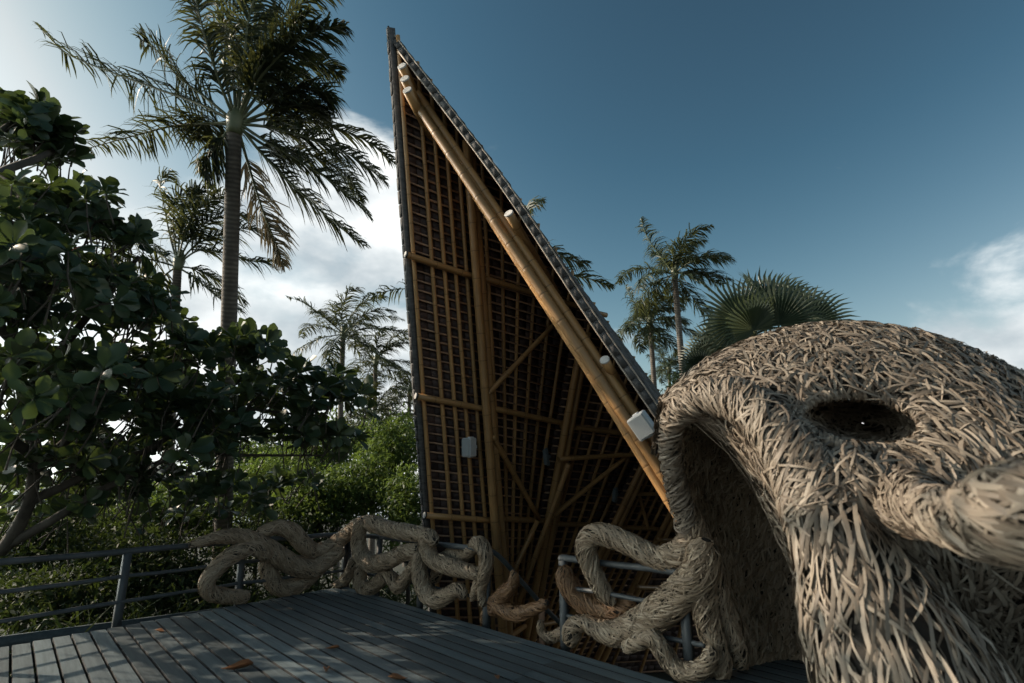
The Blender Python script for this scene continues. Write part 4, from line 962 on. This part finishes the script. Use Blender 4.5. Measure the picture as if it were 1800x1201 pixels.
def rand_fronds(crown, n, length, seed, wind=.95, up=.35):
    rng = np.random.default_rng(seed); out = []; c = np.array(crown)+np.array([0, 0, .12])
    for k in range(n):
        a = k*2.399+rng.uniform(-.2, .2); e = np.clip(1.25-1.9*(k/n)+rng.normal(0, .12), -.75, 1.3)
        d = np.array([math.cos(a)*math.cos(e), math.sin(a)*math.cos(e), math.sin(e)]); Lk = length*rng.uniform(.82, 1.1); p = c.copy(); pts = [p.copy()]; dd = d
        for s in range(4):
            p = p+dd*Lk/4; pts.append(p.copy()); dd = unit(dd+np.array([0, 0, -1.])*(.20+.10*s)+WIND*wind*(.18+.14*s))
        out.append([Vector(q) for q in pts])
    return out
def px_fronds(t, lst, rng):
    out = []
    for pts in lst:
        dz = rng.uniform(-1.1, 1.1); m = len(pts)-1
        out.append([P(x, y, t+dz*(k/m)) for k, (x, y) in enumerate(pts)])
    return out
rngp = np.random.default_rng(4)
main_f = [[(408, 212), (350, 182), (280, 157), (200, 128), (120, 95), (68, 47)], [(406, 208), (360, 170), (315, 135), (272, 85), (245, 68)],
          [(404, 216), (350, 217), (300, 222), (230, 240), (135, 266)], [(410, 205), (388, 150), (365, 80), (345, 0), (338, -70)], [(414, 200), (408, 120), (385, 40), (380, -50), (400, -120)],
          [(418, 200), (428, 110), (440, 20), (475, -60), (530, -110)], [(420, 203), (445, 120), (480, 50), (540, 0), (600, -20)], [(422, 206), (455, 140), (500, 90), (555, 55), (607, 45)],
          [(424, 208), (460, 160), (510, 120), (560, 110), (600, 130)], [(425, 210), (470, 175), (520, 155), (565, 160), (580, 180)], [(428, 215), (480, 208), (550, 212), (640, 245), (700, 290)],
          [(428, 218), (480, 225), (550, 245), (620, 275), (675, 318)], [(427, 222), (470, 250), (530, 285), (590, 325), (648, 378)], [(425, 226), (465, 275), (520, 330), (580, 385), (640, 432)],
          [(420, 230), (440, 300), (462, 370), (482, 420), (500, 468)], [(404, 225), (385, 250), (368, 275), (356, 306)], [(405, 220), (375, 215), (355, 225), (345, 245)],
          [(415, 205), (420, 150), (430, 90), (455, 40), (490, 20)], [(420, 205), (440, 150), (470, 100), (510, 60), (545, 20)], [(412, 205), (395, 130), (400, 60), (420, 0), (450, -40)],
          [(427, 214), (490, 190), (540, 185), (575, 200)], [(424, 228), (480, 262), (540, 270), (600, 300), (640, 350)]]
main = palm('nearest and tallest coconut palm, its trunk rising behind the leafy tree', P(388, 1080, 10.4), P(412, 228, 9.6), .155, .125, px_fronds(9.6, main_f, rngp), .80, 110, .034, 31, dry=(14,), droop=.85, wind=.6, nuts=0)
c2 = P(312, 470, 15.5)
f2 = [[(312, 462), (300, 420), (290, 370), (282, 320), (300, 300)], [(312, 462), (325, 410), (345, 370), (380, 345), (420, 335)], [(312, 462), (335, 420), (365, 390), (410, 375), (450, 385)], [(312, 464), (350, 440), (400, 445), (450, 460), (487, 455)],
      [(312, 464), (345, 430), (390, 410), (440, 400), (470, 420)], [(310, 466), (270, 440), (230, 415), (190, 380)], [(310, 468), (260, 455), (210, 450), (165, 455)], [(314, 470), (345, 490), (380, 520), (420, 545)], [(312, 462), (318, 400), (335, 350), (370, 325)], [(310, 468), (280, 490), (255, 500), (225, 505)], [(314, 468), (350, 475), (395, 500), (430, 530)], [(312, 462), (305, 400), (310, 350), (345, 330)]]
palm('coconut palm just behind the tall one, half hidden by its trunk', P(292, 900, 16.5), c2, .15, .11, px_fronds(15.5, f2, rngp), 1.05, 64, .045, 32, droop=.85, wind=.6)
for k, (label, bx, by, cx, cy, t, L, n, seed) in enumerate((
        ('windblown coconut palm left of the bamboo roof, taller of the middle pair', 600, 900, 603, 592, 22, 3.0, 16, 41), ('slender windblown coconut palm close to the left edge of the bamboo roof', 660, 900, 660, 640, 25, 2.7, 15, 42),
        ('small far coconut palm just beside the dark roof edge', 718, 900, 720, 690, 29, 2.5, 13, 43), ('short bushy coconut palm above the bright shrubs by the roof edge', 640, 900, 655, 740, 24, 2.7, 14, 44),
        ('far coconut palm low against the roof edge', 700, 900, 705, 765, 32, 2.3, 12, 45),
        ('tall coconut palm right of the bamboo roof, the higher of the pair', 1212, 800, 1186, 487, 19, 2.25, 18, 46), ('lower coconut palm right of the bamboo roof', 1158, 800, 1143, 572, 22, 1.85, 17, 47),
        ('small distant coconut palm low between the roof and the woven head', 1174, 760, 1176, 652, 34, 1.9, 14, 48))):
    b = P(bx, by, t*1.01); b.z = GZ; c = P(cx, cy, t)
    b = Vector((b.x, b.y, GZ)); palm(label, b, c, .14, .10, rand_fronds(c, n, L, seed), 0.85, 64, .040, seed, (.0, 0, 0), rr=.022, droop=.8, wind=.7)
cb = P(905, 470, 15.0)
fb = [[(905, 470), (860, 480), (780, 505), (700, 508), (640, 522)], [(905, 465), (915, 410), (925, 365), (955, 352)], [(905, 465), (960, 440), (1000, 455), (1033, 464)], [(905, 468), (970, 480), (1030, 488), (1075, 502)], [(905, 465), (890, 420), (870, 400), (840, 410)], [(905, 470), (940, 520), (980, 560), (1010, 600)], [(905, 468), (960, 500), (1000, 540), (1030, 580)]]
palm('coconut palm hidden behind the bamboo roof with only frond tips showing past its edges', Vector((cb.x, cb.y, GZ)), cb, .14, .11, px_fronds(15.0, fb, rngp), .85, 50, .05, 51, droop=.8)

# fan palms behind the woven head
def fan_palm(label, base, crown, leaves, seed):
    rng = np.random.default_rng(seed); root = empty('fan_palm', base, label, 'palm tree', 'fan palms behind the woven head')
    tube_obj('trunk', [base, Vector(base).lerp(crown, .5), crown], [.2, .17, .15], PTRUNK, root, 10, 20)
    for (x, y, t, rad, ax, ay) in leaves:
        hub = np.array(P(x, y, t)); cr = np.array(crown); out = unit(hub-cr+np.array([0, 0, .15])); view = unit(np.array([0, 0, CAM_H])-hub)
        nrm = unit(view*ax+np.array([0, 0, 1.])*ay+rng.normal(0, .25, 3)); nrm = unit(nrm-out*np.dot(nrm, out)*.7); e1 = unit(out-nrm*np.dot(out, nrm)); e2 = np.cross(nrm, e1)
        mb = MB(); ns = 34
        for k in range(ns):
            a = -2.05+4.1*k/(ns-1); d = e1*math.cos(a)+e2*math.sin(a); Lk = rad*(1-.18*abs(a)/2.05)*rng.uniform(.92, 1.05); sd = unit(np.cross(nrm, d)); w = .030*rad/1.0
            p1 = hub+d*Lk*.5+nrm*Lk*.05; p2 = p1+d*Lk*.3+np.array([0, 0, -.03])*Lk; p3 = p2+unit(d+np.array([0, 0, -.35])+WIND*.25+rng.normal(0, .08, 3))*Lk*.22; wm = Lk*.5*4.1/ns*.56
            mb.add([hub-sd*.004, hub+sd*.004, p1-sd*wm-nrm*.02, p1+nrm*.02, p1+sd*wm-nrm*.02, p2-sd*w*.8, p2+sd*w*.8, p3], np.array([(0, 3, 2, 2), (0, 1, 3, 3), (1, 4, 3, 3), (2, 3, 5, 5), (3, 6, 5, 5), (3, 4, 6, 6), (5, 6, 7, 7)]))
        o = link('fan_leaf', mb.mesh('fan_leaf'), FAN, root); tube_obj('leaf_stalk', [Vector(cr), Vector((cr+hub)/2+np.array([0, 0, .06])), Vector(hub)], [.03, .022, .015], RACHIS, o, 5, 8)
cf = P(1350, 640, 9.5)
fan_palm('large fan palm with stiff pleated leaves behind the woven head', (cf.x, cf.y, GZ), cf, [(1305, 565, 9.2, .85, .9, .3), (1345, 545, 9.6, .85, .5, .6), (1390, 545, 9.6, .9, .5, .6), (1420, 570, 9.4, .85, .6, .5), (1370, 570, 9.0, .85, .9, .2), (1325, 580, 9.0, .75, 1, .1), (1400, 600, 9.0, .8, .9, .2), (1300, 600, 9.4, .75, .7, .3), (1360, 530, 10, .8, .5, .6), (1410, 540, 10, .8, .4, .6), (1340, 520, 10, .75, .4, .8)], 61)
cf = P(1262, 660, 9.6)
fan_palm('smaller pale fan palm at the left shoulder of the woven head', (cf.x, cf.y, GZ), cf, [(1262, 610, 9.6, .62, .9, .3), (1240, 632, 9.6, .58, .8, .4), (1280, 600, 9.9, .6, .7, .5), (1232, 650, 9.5, .5, .7, .3), (1275, 560, 10, .62, .5, .5)], 62)

# shrubs
def leafy(root, name, cen, rad, n, size, m, rng, flat=.6, shell=.55, kind=None):
    """leaf clump: small pointed leaves spread through an uneven ellipsoid"""
    d = unit(rng.normal(0, 1, (n, 3))); lob = 1+.22*np.sin(d[:, 0]*5+rng.uniform(0, 6))*np.sin(d[:, 1]*4+rng.uniform(0, 6))+.18*np.sin(d[:, 2]*7+rng.uniform(0, 6)+d[:, 0]*3)
    r = (rng.random(n)**shell)*lob; p = np.array(cen)+d*r[:, None]*np.array(rad)
    X = unit(rng.normal(0, 1, (n, 3))+d*.4); Zv = unit(np.array([0, 0, 1.])*flat+d*.5+rng.normal(0, .45, (n, 3))); Yv = unit(np.cross(Zv, X)); Zv = np.cross(X, Yv)
    T = np.array([(0, 0, 0), (.38, .2, .05), (1, 0, -.12), (.38, -.2, .05)], float); F = np.array([(0, 1, 2, 3)])
    v, f = inst(T, F, p, X, Yv, Zv, size*rng.uniform(.6, 1.3, n)); o = link(name, mesh_np(name, v, f), m, root)
    if kind: tag(o, kind=kind)
    return o
def shrub(label, x, y, t, rx, ry, n, size, m, seed, group='shrubs beyond the railing'):
    rng = np.random.default_rng(seed); c = P(x, y, t); b = Vector((c.x, c.y, GZ)); root = empty('shrub', b, label, 'shrub', group)
    tube_obj('stem', [b, b.lerp(c, .5)+Vector((.1, .05, 0)), c], [.06, .045, .02], BARK, root, 6, 10)
    kx, kz = rx*t/F_PX, ry*t/F_PX
    leafy(root, 'foliage', c, (kx, max(kx*.7, .7), kz), n, size, m, rng)
shrub('bright green shrub sunlit below the far palms, left of the roof edge', 690, 800, 12.5, 60, 75, 5200, .12, BUSH, 71)
shrub('bright green shrub behind the small woven loop by the deck corner', 640, 860, 11.5, 75, 62, 5200, .11, BUSH, 72)
shrub('rounded green shrub right behind the tall palm trunk', 490, 850, 13.0, 95, 55, 5200, .12, BUSH, 73)
shrub('yellow-green shrub crown under the overhanging broadleaf branches', 560, 800, 14.5, 85, 50, 4200, .13, BUSH, 74)
shrub('dense shrub low against the dark roof edge', 715, 890, 10.6, 50, 70, 4200, .10, BUSH, 75)
shrub('tall dim shrub left of the palm trunk behind the railing', 300, 900, 12.0, 110, 60, 4600, .12, BUSH, 76)
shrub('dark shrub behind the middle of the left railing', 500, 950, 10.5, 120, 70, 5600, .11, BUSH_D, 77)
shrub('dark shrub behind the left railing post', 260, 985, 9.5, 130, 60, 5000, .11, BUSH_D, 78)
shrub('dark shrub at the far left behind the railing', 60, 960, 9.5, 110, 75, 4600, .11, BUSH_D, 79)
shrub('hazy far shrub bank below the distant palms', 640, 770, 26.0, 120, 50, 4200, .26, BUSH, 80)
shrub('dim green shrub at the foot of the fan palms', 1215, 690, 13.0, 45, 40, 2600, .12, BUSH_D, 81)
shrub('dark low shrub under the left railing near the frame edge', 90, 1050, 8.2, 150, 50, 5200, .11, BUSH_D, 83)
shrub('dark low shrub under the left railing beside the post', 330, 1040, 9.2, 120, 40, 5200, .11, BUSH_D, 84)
shrub('pale green shrub at the far left beyond the tree trunk', 60, 900, 14.0, 130, 55, 4600, .13, BUSH, 85)
shrub('mid green shrub behind the leaning tree limbs', 210, 880, 15.0, 120, 45, 4600, .13, BUSH, 86)
shrub('dense green hedge shrub behind the looped woven arms', 560, 880, 10.8, 85, 55, 6500, .10, BUSH, 87)
shrub('dense green hedge shrub just right of the tall palm trunk', 455, 870, 11.6, 70, 60, 6000, .10, BUSH, 88)
shrub('deep green shrub just left of the tall palm trunk', 350, 880, 12.6, 75, 55, 5200, .11, BUSH, 89)
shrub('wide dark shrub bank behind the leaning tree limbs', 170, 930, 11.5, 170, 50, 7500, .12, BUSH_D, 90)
shrub('far tree crown under the distant palms left of centre', 450, 800, 24.0, 120, 45, 3800, .25, BUSH, 82)
def straps():
    rng = np.random.default_rng(91); mb = MB(); n = 11000
    x = rng.uniform(-9.5, -1.6, n); yb = rng.uniform(0, 1, n); base = []
    for k in range(n):
        e = LE0+LDIR*((x[k]-LE0.x)/LDIR.x); base.append((x[k]-.2-rng.uniform(0, 2.6), e.y+.25+rng.uniform(0, 2.4), rng.uniform(-1.6, -.7)))
    p = np.array(base); d = unit(np.stack([rng.normal(.2, .6, n), rng.normal(-.1, .6, n), rng.uniform(.4, 1.3, n)], 1)); L = rng.uniform(.6, 1.3, n)[:, None]
    s = unit(np.cross(d, rng.normal(0, 1, (n, 3)))); w = rng.uniform(.008, .02, n)[:, None]
    p1 = p+d*L*.45; d1 = unit(d+np.array([.1, 0, -.55])); p2 = p1+d1*L*.35; d2 = unit(d1+np.array([.1, 0, -.8])); p3 = p2+d2*L*.3
    v = np.stack([p-s*w, p+s*w, p1-s*w, p1+s*w, p2-s*w*.7, p2+s*w*.7, p3, p3+s*.001], 1); F = np.array([(0, 1, 3, 2), (2, 3, 5, 4), (4, 5, 7, 6)])
    f = (F[None]+(np.arange(n)*8)[:, None, None]).reshape(-1, 4)
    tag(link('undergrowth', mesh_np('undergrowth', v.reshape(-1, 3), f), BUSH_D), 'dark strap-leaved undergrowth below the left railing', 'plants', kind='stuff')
straps()

# fallen leaves on the deck
def fallen(label, x, y, size, rot, m, curl=.5):
    g = G(x, y); root = BL_V.copy(); a = rot
    v = root*np.array([.9, 1, 1])*size; v[:, 2] = np.abs(v[:, 0])*curl*1.3+(v[:, 1]/size-.5)**2*size*.35+.006
    c, s = math.cos(a), math.sin(a); q = np.stack([v[:, 0]*c-v[:, 1]*s+g.x, v[:, 0]*s+v[:, 1]*c+g.y, v[:, 2]], 1)
    o = link('fallen_leaf', mesh_np('fallen_leaf', q, BL_F, None, True), m); o.modifiers.new('thickness', 'SOLIDIFY').thickness = .002
    tag(o, label, 'leaf', 'fallen leaves on the deck')
fallen('large curled orange-brown fallen leaf near the front of the deck', 388, 1181, .24, -1.05, LEAF_DRY, .6)
fallen('small brown fallen leaf halfway along the left deck edge', 289, 1112, .13, 1.2, LEAF_DRY)
fallen('small reddish fallen leaf in the middle of the deck', 571, 1142, .13, -1.3, LEAF_DRY)
fallen('dark fallen leaf at the bottom edge of the deck, left of centre', 573, 1184, .10, .3, LEAF_DRY, .9)
fallen('brown fallen leaf at the bottom edge of the deck in the centre', 716, 1196, .16, 1.4, LEAF_DRY)
fallen('tiny brown fallen leaf at the bottom right of the open deck', 876, 1196, .08, .2, LEAF_DRY)
